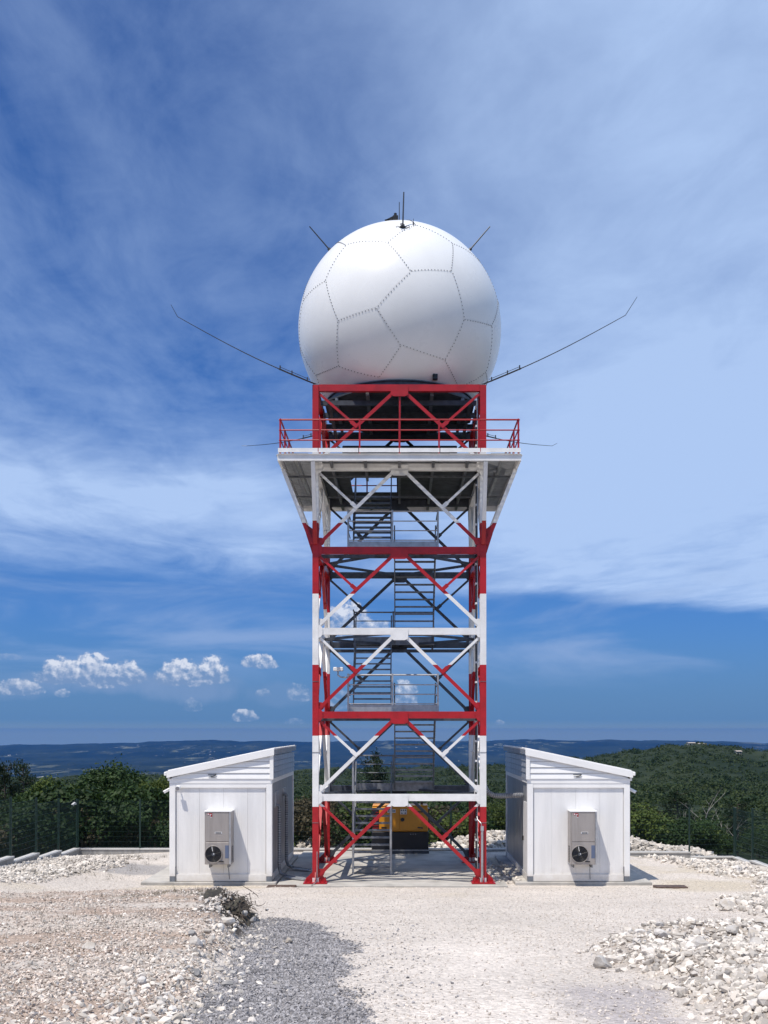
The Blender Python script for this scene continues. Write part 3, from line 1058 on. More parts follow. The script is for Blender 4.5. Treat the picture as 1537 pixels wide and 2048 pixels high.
# ------------------------------------------------------------------ staircase
stair = thing('staircase', (0, YC, 0), 'grey galvanised zigzag staircase climbing inside the lattice tower', 'staircase')
SXL, SXR = (-1.52, -0.29), (-0.17, 1.17)
YF, YB = 34.25, 36.65
ZL = [0.02, 2.70, 5.34, 7.80, 10.48, 12.93]
NT = 12
for f in range(5):
    x0, x1 = SXL if f % 2 == 0 else SXR
    za, zb = ZL[f], ZL[f + 1]
    ya, yb = (YF, YB) if f % 2 == 0 else (YB, YF)
    fl = MB()
    for x in (x0, x1):
        c = [(x - 0.012, ya, za - 0.10), (x + 0.012, ya, za - 0.10), (x + 0.012, ya, za + 0.14), (x - 0.012, ya, za + 0.14),
             (x - 0.012, yb, zb - 0.22), (x + 0.012, yb, zb - 0.22), (x + 0.012, yb, zb + 0.02), (x - 0.012, yb, zb + 0.02)]
        fl.quadbox(c)
    flight = fl.build('flight', M['galv'], stair, ((x0 + x1) / 2, ya, za))
    tread = None
    for t in range(1, NT):
        k = t / NT
        o = ((x0 + x1) / 2, ya + (yb - ya) * (k - 0.5 / NT), za + (zb - za) * k)
        if tread is None:
            w = (x1 - x0) / 2 - 0.013
            mb = MB()
            for j in range(6): mb.box(o[0] - w, o[0] + w, o[1] - 0.12 + j * 0.041, o[1] - 0.12 + j * 0.041 + 0.027, o[2] - 0.03, o[2])
            mb.box(o[0] - w, o[0] - w + 0.01, o[1] - 0.12, o[1] + 0.12, o[2] - 0.05, o[2] - 0.031)
            mb.box(o[0] + w - 0.01, o[0] + w, o[1] - 0.12, o[1] + 0.12, o[2] - 0.05, o[2] - 0.031)
            mb.box(o[0] - w, o[0] + w, o[1] - 0.13, o[1] - 0.121, o[2] - 0.05, o[2] + 0.004)
            tread = mb.build('tread', M['galv'], flight, o)
        else: inst(tread, 'tread', o, flight)
    for x in (x0, x1):
        hr = MB()
        dz = 1.0
        hr.tube([(x, ya, za + dz), (x, yb, zb + dz - 0.1)], 0.021, 8)
        hr.tube([(x, ya, za + dz - .4), (x, yb, zb + dz - 0.5)], 0.014, 6)
        for k in (0.04, 0.5, 0.96):
            y, z = ya + (yb - ya) * k, za + (zb - za) * k
            hr.tube([(x, y, z), (x, y, z + dz - 0.1 * k)], 0.017, 6)
        hr.build('handrail', M['galv'], flight)
for i in range(1, 5):
    front = i % 2 == 0
    z = ZL[i]
    y0, y1 = (33.0, YF) if front else (YB, D1 - 0.12)
    xa, xb = -1.62, 1.20
    mb = MB()
    for j in range(int((y1 - y0) / 0.06)): mb.box(xa, xb, y0 + j * 0.06, y0 + j * 0.06 + 0.045, z - 0.03, z)
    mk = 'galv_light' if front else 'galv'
    ld = mb.build('landing', M['galv'], stair, (0, y0, z))
    MB().box(xa, xb, y0 - 0.012, y0 - 0.001, z - 0.12, z + 0.16).build('toe_board', M[mk], ld)
    MB().box(xa, xb, y1 + 0.001, y1 + 0.012, z - 0.12, z - 0.005).build('edge_beam', M['galv'], ld)
    for x in (xa, xb): MB().box(x - 0.006 if x < 0 else x + .001, x - .001 if x < 0 else x + 0.006, y0, y1, z - 0.12, z + 0.07).build('toe_board', M['galv'], ld)
    for zz, r in ((1.10, 0.026), (0.79, 0.017), (0.49, 0.017), (0.19, 0.017)):
        yr = y0 - 0.03 if front else y1 + .03
        MB().tube([(xa, yr, z + zz), (xb, yr, z + zz)], r, 8).build('rail', M[mk], ld)
        for x in (xa, xb): MB().tube([(x, y0 - .03, z + zz), (x, y1 + .03, z + zz)], r, 6).build('rail', M['galv'], ld)
    for x in (xa, -0.23, xb):
        yr = y0 - 0.03 if front else y1 + .03
        MB().bar((x, yr, z - 0.12), (x, yr, z + 1.14), 0.055, 0.055).build('post', M[mk], ld)
    for x in (xa + .05, xb - .05):
        MB().bar((x, y0 + .06, z - 0.18), (x, y1 - .05, z - 0.18), 0.06, 0.1).build('bearer', M['dark_steel'], ld)
    # bearers out to the tower legs
    yb_ = 33.15 if front else D1 - 0.3
    MB().bar((XL + 0.1, yb_, z - 0.29), (XR - 0.1, yb_, z - 0.29), 0.08, 0.11).build('bearer', M['dark_steel'], ld)
MB().tube([(-1.52, YF - 0.05, 0.0), (-1.52, YF - 0.05, 3.75)], 0.036, 10).build('post', M['galv_light'], stair, (-1.52, YF, 0), smooth=True)
MB().tube([(-0.29, YF - 0.05, 0.0), (-0.29, YF - 0.05, 2.22)], 0.042, 10).build('post', M['galv_light'], stair, (-.29, YF, 0), smooth=True)

# ------------------------------------------------------------------ radome
RC = Vector((0, YC, 17.93))
RR = 3.355
ZCUT = 15.56
radome = thing('radome', (0, YC, ZCUT), 'big white radome ball of bolted panels on top of the tower', 'radome')
ROT = np.array([[0.70220786, -0.46578664, 0.53846721], [0.47236584, -0.26108136, -0.84184739], [0.53270502, 0.84550537, 0.03668832]])
g_ = (1 + 5 ** .5) / 2
ico = np.array([(0, s, t * g_) for s in (1, -1) for t in (1, -1)] + [(s, t * g_, 0) for s in (1, -1) for t in (1, -1)] + [(t * g_, 0, s) for s in (1, -1) for t in (1, -1)], float)
adj = [[j for j in range(12) if j != i and np.linalg.norm(ico[i] - ico[j]) < 2.1] for i in range(12)]
polys = []


def ordered(pts):
    c = np.mean(pts, 0)
    n = c / np.linalg.norm(c)
    a = pts[0] - c
    a -= n * a.dot(n)
    a /= np.linalg.norm(a)
    b = np.cross(n, a)
    return [p for _, p in sorted(((math.atan2((p - c).dot(b), (p - c).dot(a)), tuple(p)) for p in pts))]


for i in range(12): polys.append(ordered([(2 * ico[i] + ico[j]) / 3 for j in adj[i]]))
for i in range(12):
    for j in adj[i]:
        for k in adj[i]:
            if i < j < k and k in adj[j]:
                polys.append(ordered([(2 * ico[a] + ico[b]) / 3 for a in (i, j, k) for b in (i, j, k) if a != b]))
def surf(px_, py_):
    """point of the ball's surface in this direction from the camera"""
    d = Vector(((px_ - 800) / 2100, 1, (1462 - py_) / 2100)).normalized()
    C = RC - Vector((0, 0, EYE))
    b = d.dot(C)
    disc = b * b - (C.dot(C) - RR * RR)
    t = b - math.sqrt(max(disc, 0))
    return Vector((0, 0, EYE)) + d * t


SEEN = [(surf(540 + a / 2.956, 380 + b / 2.956) - RC).normalized() for a, b in ((830, 482), (1075, 485), (632, 690), (400, 770), (1083, 315), (690, 312), (330, 540), (455, 325), (1146, 760), (1030, 1005), (780, 920), (405, 1045), (650, 1110), (1315, 800))]


def corner(p):
    w = Vector(ROT @ (np.array(p) / np.linalg.norm(p)))
    best = min(SEEN, key=lambda q: (q - w).length)
    return best.copy() if (best - w).length < 0.15 else w


bolts = MB()
seen_edges = set()


def bolt_mesh(c, n):
    a = n.orthogonal().normalized()
    b = n.cross(a)
    i = len(bolts.v)
    for h in (0, 0.016):
        for k in range(5):
            t = 2 * PI * k / 5
            bolts.v.append(c + n * h + (a * math.cos(t) + b * math.sin(t)) * 0.0155)
    bolts.f.append(tuple(range(i + 5, i + 10)))
    for k in range(5):
        k2 = (k + 1) % 5
        bolts.f.append((i + k, i + k2, i + 5 + k2, i + 5 + k))


for poly in polys:
    W = [corner(p) for p in poly]
    cen = Vector()
    for p in W: cen += p
    cen.normalize()
    if RC.z + RR * max(p.z for p in W) < ZCUT: continue
    n = 10
    vs, fs = {}, []
    VV = []

    def vid(p):
        key = tuple(round(c, 5) for c in p)
        if key not in vs:
            vs[key] = len(VV)
            VV.append(p)
        return vs[key]

    N = len(W)
    # inset so that neighbouring panels leave an open joint
    Wi = [(p + (cen - p) * 0.0013).normalized() for p in W]
    for k in range(N):
        a, b = Wi[k], Wi[(k + 1) % N]
        grid = {}
        for i in range(n + 1):
            for j in range(n + 1 - i):
                p = (a * i + b * j + cen * (n - i - j)) / n
                grid[i, j] = vid(p.normalized())
        for i in range(n):
            for j in range(n - i):
                fs.append((grid[i, j], grid[i + 1, j], grid[i, j + 1]))
                if i + j < n - 1: fs.append((grid[i + 1, j], grid[i + 1, j + 1], grid[i, j + 1]))
    bm = bmesh.new()
    bv = [bm.verts.new(RC + p * RR) for p in VV]
    for f in fs: bm.faces.new([bv[q] for q in f])
    bm.normal_update()
    bd = [e for e in bm.edges if e.is_boundary]
    ex = bmesh.ops.extrude_edge_only(bm, edges=bd)
    for v in ex['geom']:
        if isinstance(v, bmesh.types.BMVert): v.co = RC + (v.co - RC) * ((RR - 0.03) / RR)
    bmesh.ops.bisect_plane(bm, geom=bm.verts[:] + bm.edges[:] + bm.faces[:], plane_co=(0, 0, ZCUT), plane_no=(0, 0, -1), clear_outer=True)
    bmesh.ops.recalc_face_normals(bm, faces=bm.faces)
    og = RC + cen * RR
    for v in bm.verts: v.co -= og
    me = bpy.data.meshes.new('panel')
    bm.to_mesh(me)
    bm.free()
    if len(me.polygons) < 4: continue
    me.polygons.foreach_set('use_smooth', [True] * len(me.polygons))
    me.set_sharp_from_angle(angle=math.radians(40))
    link('panel', me, M['radome'], radome, og)
    for k in range(N):
        a, b = W[k], W[(k + 1) % N]
        key = frozenset((tuple(round(c, 3) for c in a), tuple(round(c, 3) for c in b)))
        if key in seen_edges: continue
        seen_edges.add(key)
        side = ((a + b) / 2).cross(b - a).normalized()
        m_ = 13
        for j in range(m_):
            p = a.lerp(b, (j + 0.5) / m_).normalized()
            p = (p + side * 0.0075).normalized()
            c = RC + p * RR
            if c.z > ZCUT + 0.03: bolt_mesh(c, p)
bo = bolts.build('seam_bolts', M['seam_bolt'], radome, RC)
bo['kind'] = 'stuff'
# inner flange shell that closes the joints
mb = MB()
segs, rings = 96, 48
zmin = (ZCUT - RC.z) / RR
th0 = math.asin(zmin)
prof = [(math.cos(t) * (RR - 0.014), math.sin(t) * (RR - 0.014)) for t in np.linspace(th0, PI / 2, rings)]
i0 = 0
for (r, z) in prof:
    for k in range(segs):
        t = 2 * PI * k / segs
        mb.v.append(RC + Vector((r * math.cos(t), r * math.sin(t), z)))
for a in range(rings - 1):
    for k in range(segs):
        k2 = (k + 1) % segs
        mb.f.append((a * segs + k, a * segs + k2, (a + 1) * segs + k2, (a + 1) * segs + k))
mb.build('seam_flange', M['seam'], radome, RC, smooth=True)
ring = MB()
rr = math.sqrt(RR * RR - (ZCUT - RC.z) ** 2)
ring.tube([(0, YC, ZR + 0.004), (0, YC, ZCUT + 0.0)], rr + 0.02, 64)
ring.tube([(0, YC, ZCUT - 0.05), (0, YC, ZCUT - 0.02)], rr + 0.07, 64)
ring.build('base_ring', M['dark_steel'], radome, (0, YC, ZR), smooth=True)
# dark instrument box at the foot of the ball
bx = MB().box(1.02, 1.18, 32.55, 32.72, 15.60, 15.76)
bx.box(1.06, 1.14, 32.72, 33.0, 15.62, 15.72)
bx.disc((1.06, 32.53, 15.72), 0.04, 0.04, (0, 1, 0), 10)
bx.build('instrument_box', M['black'], radome, (1.1, 32.6, 15.6), bevel=0.01)


def rod(base, n, L, r, label, plate=True):
    t = thing('lightning_rod', base, label, 'lightning rod', 'lightning rods on the radome')
    n = Vector(n).normalized()
    MB().tube([base, base + n * L], [r, r * 0.75], 8).build('rod', M['wire'], t)
    f = MB().tube([base - n * 0.02, base + n * 0.10], r * 2.2, 8)
    if plate:
        a = n.orthogonal().normalized()
        b = n.cross(a)
        f.disc(base + n * 0.015, 0.10, 0.02, n, 14)
        for k in range(4):
            q = (a * math.cos(k * PI / 2 + .6) + b * math.sin(k * PI / 2 + .6))
            f.ring(base + q * 0.16 + n * 0.03, 0.055, 0.010, n, 10, 4)
    f.build('mount', M['bolt'], t)
    return t


p = surf(806, 455)
rod(p, (0.03, 0.0, 1), 1.10, 0.026, 'tall black rod on a ringed base at the very top of the ball')
rod(Vector((-0.015, YC, RC.z + RR)), (0, 0, 1), 0.97, 0.017, 'thin rod standing just behind the tall top rod', False)
p = surf(827, 450)
rod(p, (0.02, 0, 1), 0.20, 0.010, 'tiny short pin to the right of the tall top rod', False)
for s, lab in ((-1, 'slanting black rod on the left shoulder of the ball'), (1, 'slanting black rod on the right shoulder of the ball')):
    d = Vector((s * 0.66, -0.20, 0.70)).normalized()
    b0 = RC + d * RR
    rod(b0, Vector((s * 0.655, -0.05, 0.74)), 1.03, 0.024, lab, False)
# obstruction light on top
ob_b = RC + Vector((-0.20, -1.15, 0)) + Vector((0, 0, math.sqrt(RR ** 2 - 0.04 - 1.15 ** 2)))
obl = thing('obstruction_light', ob_b, 'small black obstruction light leaning on top of the ball', 'warning light')
MB().box(ob_b.x - 0.02, ob_b.x + 0.15, ob_b.y - .07, ob_b.y + .07, ob_b.z - 0.01, ob_b.z + 0.15).tube([(ob_b.x + 0.06, ob_b.y, ob_b.z + .15), (ob_b.x + 0.06, ob_b.y, ob_b.z + .24)], .05, 10).build('lamp', M['black'], obl, bevel=0.01)
MB().bar(ob_b + Vector((-0.24, 0, -0.01)), ob_b + Vector((0.0, 0, 0.11)), 0.10, 0.05).box(ob_b.x - .28, ob_b.x - .02, ob_b.y - .05, ob_b.y + .05, ob_b.z - .03, ob_b.z + .02).build('bracket', M['black'], obl)

# long whip rods at the corners of the top frame
for sx in (-1, 1):
    for sy in (-1, 1):
        cx, cy = (XL if sx < 0 else XR), (D0 if sy < 0 else D1)
        b0 = Vector((cx - sx * 0.05, cy - sy * 0.05, 15.345))
        L = (3.56 if sx < 0 else 3.66) if sy < 0 else 3.42
        rise = 0.70 if sy < 0 else 0.42
        lab = ('long bent whip rod reaching up and out to the %s of the ball' if sy < 0 else 'shorter whip rod seen low behind the railing on the %s') % ('left' if sx < 0 else 'right')
        t = thing('whip_rod', b0, lab, 'lightning rod', 'whip rods at the tower top corners')
        at = lambda k: b0 + Vector((sx * L * k, sy * L * k, rise * k - 0.10 * math.sin(PI * k)))
        MB().tube([at(k / 10) for k in range(0, 4)], 0.024, 8).build('sleeve', M['wire'], t)
        tip = at(1.0)
        pts = [at(0.28 + 0.72 * k / 8) for k in range(9)]
        end = tip + (Vector((sx * 0.20, sy * 0.05, 0.02 if sx < 0 else 0.12)) if sy > 0 else Vector((sx * 0.17, sy * 0.05, 0.31)) if sx < 0 else Vector((sx * 0.30, sy * 0.08, 0.47)))
        MB().tube(pts + [tip.lerp(end, .2), end], [0.015 - 0.0008 * k for k in range(9)] + [0.008, 0.006], 6).build('rod', M['wire'], t)
        o2 = Vector((0, 0, 0.07))
        w = MB().tube([at(0.06) + o2, at(0.29) + o2], 0.008, 6)
        for k in (0.08, 0.2, 0.29):
            w.bar(at(k) - Vector((0, 0, .02)), at(k) + o2 + Vector((0, 0, .04)), 0.035, 0.05)
        w.build('clamp_wire', M['wire'], t)
        MB().box(b0.x - .12, b0.x + .12, b0.y - .12, b0.y + .12, 15.306, 15.33).build('mount', M['galv'], t)


# ------------------------------------------------------------------ equipment sheds
def make_shed(s, where):
    U = lambda u: s * (3.93 + u)
    FY, BY, WD = 32.3, 38.9, 3.16
    root = thing('equipment_shed', (U(WD / 2), (FY + BY) / 2, 0.036), 'white panelled equipment shed with a sloping roof standing %s of the tower' % where, 'shed', 'equipment sheds beside the tower')
    nm = MB

    def bx(u0, u1, y0, y1, z0, z1): return nm().box(U(u0), U(u1), y0, y1, z0, z1)

    bx(0.07, WD - 0.07, FY + 0.09, BY - 0.05, 0.06, 3.14).build('core', M['panel'], root)
    # corner posts and rails of the frame
    for u0, u1 in ((0.0, 0.18), (WD - 0.18, WD)):
        for y0, y1 in ((FY, FY + 0.18), (BY - 0.18, BY)):
            bx(u0, u1, y0, y1, 0.20, 3.06).build('corner_post', M['trim'], root, bevel=0.008)
            bx(u0 + .008, u1 - .004, y0 + .002, y1, 0.037, 0.199).build('corner_casting', M['casting'], root)
    bx(0.0, WD, FY - 0.006, FY + 0.16, 3.062, 3.20).build('top_rail', M['trim'], root)
    bx(0.182, WD - 0.182, FY + 0.005, FY + 0.1, 2.93, 3.06).build('top_rail', M['trim'], root)
    bx(0.182, WD - 0.182, FY + 0.015, FY + 0.1, 0.05, 0.26).build('bottom_rail', M['trim'], root)
    bx(0.0, 0.16, FY + 0.162, BY, 3.064, 3.20).build('top_rail', M['trim'], root)
    bx(0.01, 0.1, FY + 0.182, BY - .182, 0.05, 0.24).build('bottom_rail', M['trim'], root)
    bx(WD - .16, WD, FY + 0.162, BY, 3.064, 3.20).build('top_rail', M['trim'], root)
    # front wall: vertical sandwich panels with fine grooves
    edges = [0.205, 0.76, 1.50, 2.24, WD - 0.205]
    for a, b in zip(edges, edges[1:]):
        mb = MB()
        n = 12
        pts = []
        for k in range(n):
            u0, u1 = a + 0.002 + (b - a - 0.004) * k / n, a + 0.002 + (b - a - 0.004) * (k + 1) / n
            mb.box(U(u0 + 0.0025), U(u1 - 0.0025), FY + 0.0580, FY + 0.075, 0.262, 2.928)
        mb.box(U(a + .002), U(b - .002), FY + 0.0615, FY + 0.088, 0.263, 2.927)
        mb.build('wall_panel', M['panel'], root, (U((a + b) / 2), FY, 0.26))
    # side walls
    for side in (0, 1):
        ys = np.linspace(FY + 0.2, BY - 0.2, 7)
        for k, (a, b) in enumerate(zip(ys, ys[1:])):
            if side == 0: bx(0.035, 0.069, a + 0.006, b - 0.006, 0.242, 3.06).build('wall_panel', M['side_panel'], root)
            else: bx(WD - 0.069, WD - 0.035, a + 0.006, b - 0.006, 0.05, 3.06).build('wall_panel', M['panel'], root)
    # door and vents on the wall that faces the tower
    if s > 0:
        d = bx(0.015, 0.034, FY + 0.30, FY + 1.25, 0.25, 2.45).build('door', M['trim'], root)
        MB().box(U(-0.03), U(0.014), FY + 1.10, FY + 1.16, 1.2, 1.34).build('handle', M['black'], d)
    else:
        for y in (FY + 0.95, FY + 3.2):
            b_ = bx(-0.01, 0.034, y, y + 0.7, 2.25, 2.75).build('vent', M['galv_light'], root)
            for k in range(7): MB().box(U(-0.03), U(-0.011), y + .04, y + .66, 2.29 + k * 0.062, 2.32 + k * 0.062).build('louver', M['galv_light'], b_)
    # gable of lapped siding under the mono-pitch roof
    zr = lambda u: 3.945 - 0.2115 * u
    zs = 3.205
    k = 0
    while zs < 3.90:
        z1 = min(zs + 0.176, 3.93)
        ue = lambda z: min(WD - 0.02, max((3.945 - z) / 0.2115, 0.08))
        a, b = ue(zs), ue(z1)
        if a > 0.12:
            P = [(U(0.07), FY - 0.028, zs), (U(a), FY - 0.028, zs), (U(b), FY - 0.002, z1 - .012), (U(0.07), FY - 0.002, z1 - .012)]
            Q = [(x, FY + 0.05, z) for x, y, z in P]
            m_ = MB()
            m_.v += [Vector(p) for p in P + Q]
            m_.f += [(0, 1, 2, 3), (7, 6, 5, 4), (0, 4, 5, 1), (1, 5, 6, 2), (2, 6, 7, 3), (3, 7, 4, 0)]
            m_.build('siding_plank', M['trim'], root)
        P = [(U(-0.030), FY + 0.01, zs), (U(-0.030), BY, zs), (U(-0.004), BY, z1 - .012), (U(-0.004), FY + 0.01, z1 - .012)]
        Q = [(U(0.05), y, z) for x, y, z in P]
        m_ = MB()
        m_.v += [Vector(p) for p in P + Q]
        m_.f += [(0, 1, 2, 3), (7, 6, 5, 4), (0, 4, 5, 1), (1, 5, 6, 2), (2, 6, 7, 3), (3, 7, 4, 0)]
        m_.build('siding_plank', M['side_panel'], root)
        zs += 0.178
    # dark backing that closes the attic
    MB().prism([(U(0.06), FY + 0.055, 3.202), (U(WD - .06), FY + 0.055, 3.202), (U(WD - .06), FY + .055, zr(WD) - .0), (U(0.06), FY + .055, zr(0.06) - .0)], (0, 0, 0), (0, BY - FY - 0.1, 0)).build('attic', M['trim'], root)
    bx(-0.045, 0.068, FY - 0.050, FY + 0.008, 3.19, 3.94).build('corner_trim', M['trim'], root)
    # roof sheet, fascia boards, gutter
    rf = MB().prism([(U(-0.08), FY - 0.06, 4.105), (U(WD + .09), FY - 0.06, 4.105 - .2115 * (WD + .17)), (U(WD + .09), FY - .06, 4.145 - .2115 * (WD + .17)), (U(-0.08), FY - .06, 4.145)], (0, 0, 0), (0, BY - FY + 0.2, 0)).build('roof', M['trim'], root)
    for k in range(9):
        y = FY + 0.2 + k * 0.78
        MB().bar((U(-0.06), y, 4.150), (U(WD + .08), y, 4.150 - .2115 * (WD + .14)), 0.05, 0.03).build('roof_rib', M['trim'], rf)
    MB().prism([(U(-0.07), FY - 0.092, 3.935), (U(WD + .07), FY - 0.092, 3.935 - .2115 * (WD + .14)), (U(WD + .07), FY - .092, 4.135 - .2115 * (WD + .14)), (U(-0.07), FY - .092, 4.135)], (0, 0, 0), (0, 0.030, 0)).build('fascia', M['trim'], root)
    g = bx(WD + .071, WD + 0.15, FY - 0.10, BY + 0.1, 3.30, 3.42).build('gutter', M['trim'], root, bevel=0.02)
    bx(WD + .002, WD + 0.06, FY + .01, BY, 3.14, 3.40).build('eave_trim', M['trim'], root)
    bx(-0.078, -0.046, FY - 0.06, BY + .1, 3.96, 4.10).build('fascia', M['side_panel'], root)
    # maker's emblem on the gable: a dark word over a sweep
    ex = U(1.82) if s < 0 else U(1.55)
    em = MB()
    ez = 3.285
    k = 0
    for dx, w, h, dz in ((-.125, .028, .028, 0), (-.092, .020, .034, -.006), (-.062, .022, .028, -.002), (-.032, .018, .036, -.006), (-.004, .024, .028, -.002), (.030, .020, .036, -.006), (.062, .022, .028, 0), (.092, .026, .030, .004)):
        em.box(ex + dx - w / 2, ex + dx + w / 2, FY - 0.040, FY - 0.034, ez + 0.035 + dz, ez + 0.035 + h + dz)
    for k in range(7):
        t0, t1 = k / 7, (k + 1) / 7
        f = lambda t: (ex - 0.06 + 0.17 * t, ez - 0.012 + 0.055 * t * t)
        (a, b), (c_, d_) = f(t0), f(t1)
        em.quadbox([(a, FY - .040, b - .010), (c_, FY - .040, d_ - .010), (c_, FY - .034, d_ - .010), (a, FY - .034, b - .010), (a, FY - .040, b + .012), (c_, FY - .040, d_ + .012), (c_, FY - .034, d_ + .012), (a, FY - .034, b + .012)])
    em.box(ex - .13, ex + .12, FY - .040, FY - .034, ez - .036, ez - .026)
    em.build('emblem', M['black'], root)
    # hinge bar and drain at the outer corner
    b_ = MB().box(U(WD - 0.20), U(WD - 0.185), FY - 0.012, FY + 0.01, 0.06, 0.5).build('hinge', M['galv'], root)
    return root, U, FY, BY, WD


shedL = make_shed(-1, 'to the left')
shedR = make_shed(1, 'to the right')


def make_ac(x0, label):
    w, z0, z1 = 0.80, 0.61, 2.255
    yb, yf = 32.352, 31.78
    x1 = x0 + w
    t = thing('air_conditioner', ((x0 + x1) / 2, yb, z0), label, 'air conditioner', 'air conditioners on the shed fronts')
    MB().box(x0, x1, yf + 0.03, yb, z0 + .02, z1 - .03).build('casing', M['inox'], t, bevel=0.008)
    MB().box(x0 - .01, x1 + .01, yf - 0.012, yb, z1 - .03, z1).build('top_cover', M['trim'], t)
    MB().box(x0 + .035, x1 - .06, yf + 0.004, yf + .03, z0 + .72, z1 - .045).build('upper_panel', M['inox'], t, bevel=0.005)
    MB().box(x0 + .035, x1 - .06, yf + 0.004, yf + .03, z0 + .02, z0 + .69).build('lower_panel', M['inox'], t, bevel=0.005)
    MB().box(x1 - .052, x1 - .004, yf - 0.006, yf + .03, z0 + .03, z1 - .035).build('edge_strip', M['galv_light'], t)
    h = MB().box(x0 + .33, x0 + .51, yf - 0.008, yf + .004, z0 + .965, z0 + .995).build('handle', M['black'], t)
    MB().box(x0 + .315, x0 + .525, yf - .002, yf + .0035, z0 + .952, z0 + 1.008).build('handle_plate', M['print_white'], t)
    cx, cz, R = x0 + .275, z0 + .335, .258
    f = MB().disc((cx, yf + 0.012, cz), R, 0.03, (0, 1, 0), 40).build('fan', M['genblack'], t, (cx, yf, cz), smooth=True)
    MB().ring((cx, yf - 0.014, cz), R, 0.014, (0, 1, 0), 40, 6).build('rim', M['inox'], f, smooth=True)
    gm = MB()
    for k in range(1, 7): gm.ring((cx, yf - 0.028, cz), R * k / 7 + .01, 0.0035, (0, 1, 0), 32, 4)
    for k in range(4):
        a = k * PI / 4 + .3
        gm.tube([(cx - math.cos(a) * R, yf - .03, cz - math.sin(a) * R), (cx + math.cos(a) * R, yf - .03, cz + math.sin(a) * R)], .004, 4)
    gm.build('guard', M['genblack'], f)
    for k in range(5):
        a = 2 * PI * k / 5 + .2
        q = [(cx + math.cos(a + e) * r, yf - .006 - .010 * (e > .2), cz + math.sin(a + e) * r) for r, e in ((.05, -.2), (.23, -.05), (.235, .5), (.05, .6))]
        MB().prism(q, (0, 0, 0), (0, .003, 0)).build('blade', M['genblack'], f)
    MB().disc((cx, yf - .02, cz), .055, .03, (0, 1, 0), 18).build('hub', M['dark_steel'], f, smooth=True)
    MB().disc((cx + .012, yf - .038, cz + .01), .016, .006, (0, 1, 0), 10).build('hub_cap', M['print_white'], f)
    MB().bar((cx - .02, yf - .034, cz + .09), (cx - .045, yf - .034, cz + .235), .014, .006, (0, 1, 0)).build('guard_clip', M['print_white'], f)
    MB().bar((cx + .16, yf - .012, cz - .22), (cx + .31, yf - .012, cz - .225), .03, .022, (0, 1, 0)).build('drain_clip', M['black'], t)
    MB().box(x0 + .625, x0 + .735, yf - .001, yf + .0035, z0 + .21, z0 + .60).build('rating_label', M['label_blue'], t)
    lg = MB().box(x0 + .09, x0 + .235, yf - .002, yf + .0035, z1 - .13, z1 - .07)
    lg.box(x0 + .19, x0 + .235, yf - .002, yf + .0035, z1 - .175, z1 - .131)
    lg.build('logo', M['logo_red'], t)
    lw = MB().disc((x0 + .118, yf - .004, z1 - .10), .020, .004, (0, 1, 0), 12)
    lw.box(x0 + .155, x0 + .215, yf - .005, yf - .0025, z1 - .115, z1 - .10)
    lw.bar((x0 + .17, yf - .004, z1 - .165), (x0 + .19, yf - .004, z1 - .12), .010, .003, (0, 1, 0))
    lw.box(x0 + .18, x0 + .225, yf - .005, yf - .0025, z1 - .20, z1 - .188)
    lw.build('logo_print', M['print_white'], t)
    # louvres on the sides, bracket and drain below
    for s, x in ((-1, x0), (1, x1)):
        v = MB().box(x - .004 if s < 0 else x + .0005, x - .0005 if s < 0 else x + .004, yf + .16, yf + .44, z0 + .08, z0 + .56).build('vent', M['black'], t)
        for k in range(9): MB().bar((x + s * .010, yf + .17, z0 + .11 + k * .05), (x + s * .010, yf + .43, z0 + .11 + k * .05), .016, .012).build('louver', M['inox'], v)
    MB().box(x0 + .10, x0 + .14, yf + .2, yb, z0 - .10, z0 + .02).box(x1 - .14, x1 - .10, yf + .2, yb, z0 - .10, z0 + .02).build('bracket', M['galv'], t)
    MB().tube([(x1 - .14, yf + .42, z0 - .0), (x1 - .14, yf + .45, z0 - .2), (x1 - .12, yf + .50, z0 - .5)], .012, 6).build('drain_hose', M['galv'], t)


make_ac(-5.915, 'tall grey air conditioner with black fan on the left shed')
make_ac(5.178, 'tall grey air conditioner with black fan on the right shed')

# floodlight and cameras on the sheds
fl = thing('floodlight', (-6.80, 32.30, 2.92), 'small round white floodlight high at the corner of the left shed front', 'lamp')
MB().disc((-6.80, 32.17, 2.93), 0.075, 0.10, (0.1, 1, 0.35), 18).build('lamp_head', M['trim'], fl, smooth=True)
MB().disc((-6.805, 32.115, 2.91), 0.06, 0.012, (0.1, 1, 0.35), 18).build('glass', M['lens'], fl)
MB().bar((-6.80, 32.34, 2.96), (-6.80, 32.17, 2.94), 0.03, 0.03).build('arm', M['trim'], fl)


def seccam(base, d, label, mat='trim'):
    t = thing('security_camera', base, label, 'security camera', 'security cameras around the yard')
    d = Vector(d).normalized()
    base = Vector(base)
    MB().bar(base + Vector((0, 0, 0.02)), base + Vector((0, 0, .02)) + d * 0.24, .085, .085).build('body', M[mat], t, bevel=.012)
    MB().disc(base + Vector((0, 0, .02)) + d * 0.243, .032, .01, d, 12).build('lens', M['black'], t)
    MB().disc(base - d * .03 + Vector((0, 0, -.03)), .05, .06, (0, 0, 1), 12).build('mount', M[mat], t)


seccam((-7.13, 32.6, 2.86), (-0.8, -0.5, -0.45), 'white security camera under the outer eave of the left shed')
seccam((7.13, 32.6, 2.86), (0.8, -0.5, -0.45), 'white security camera under the outer eave of the right shed')

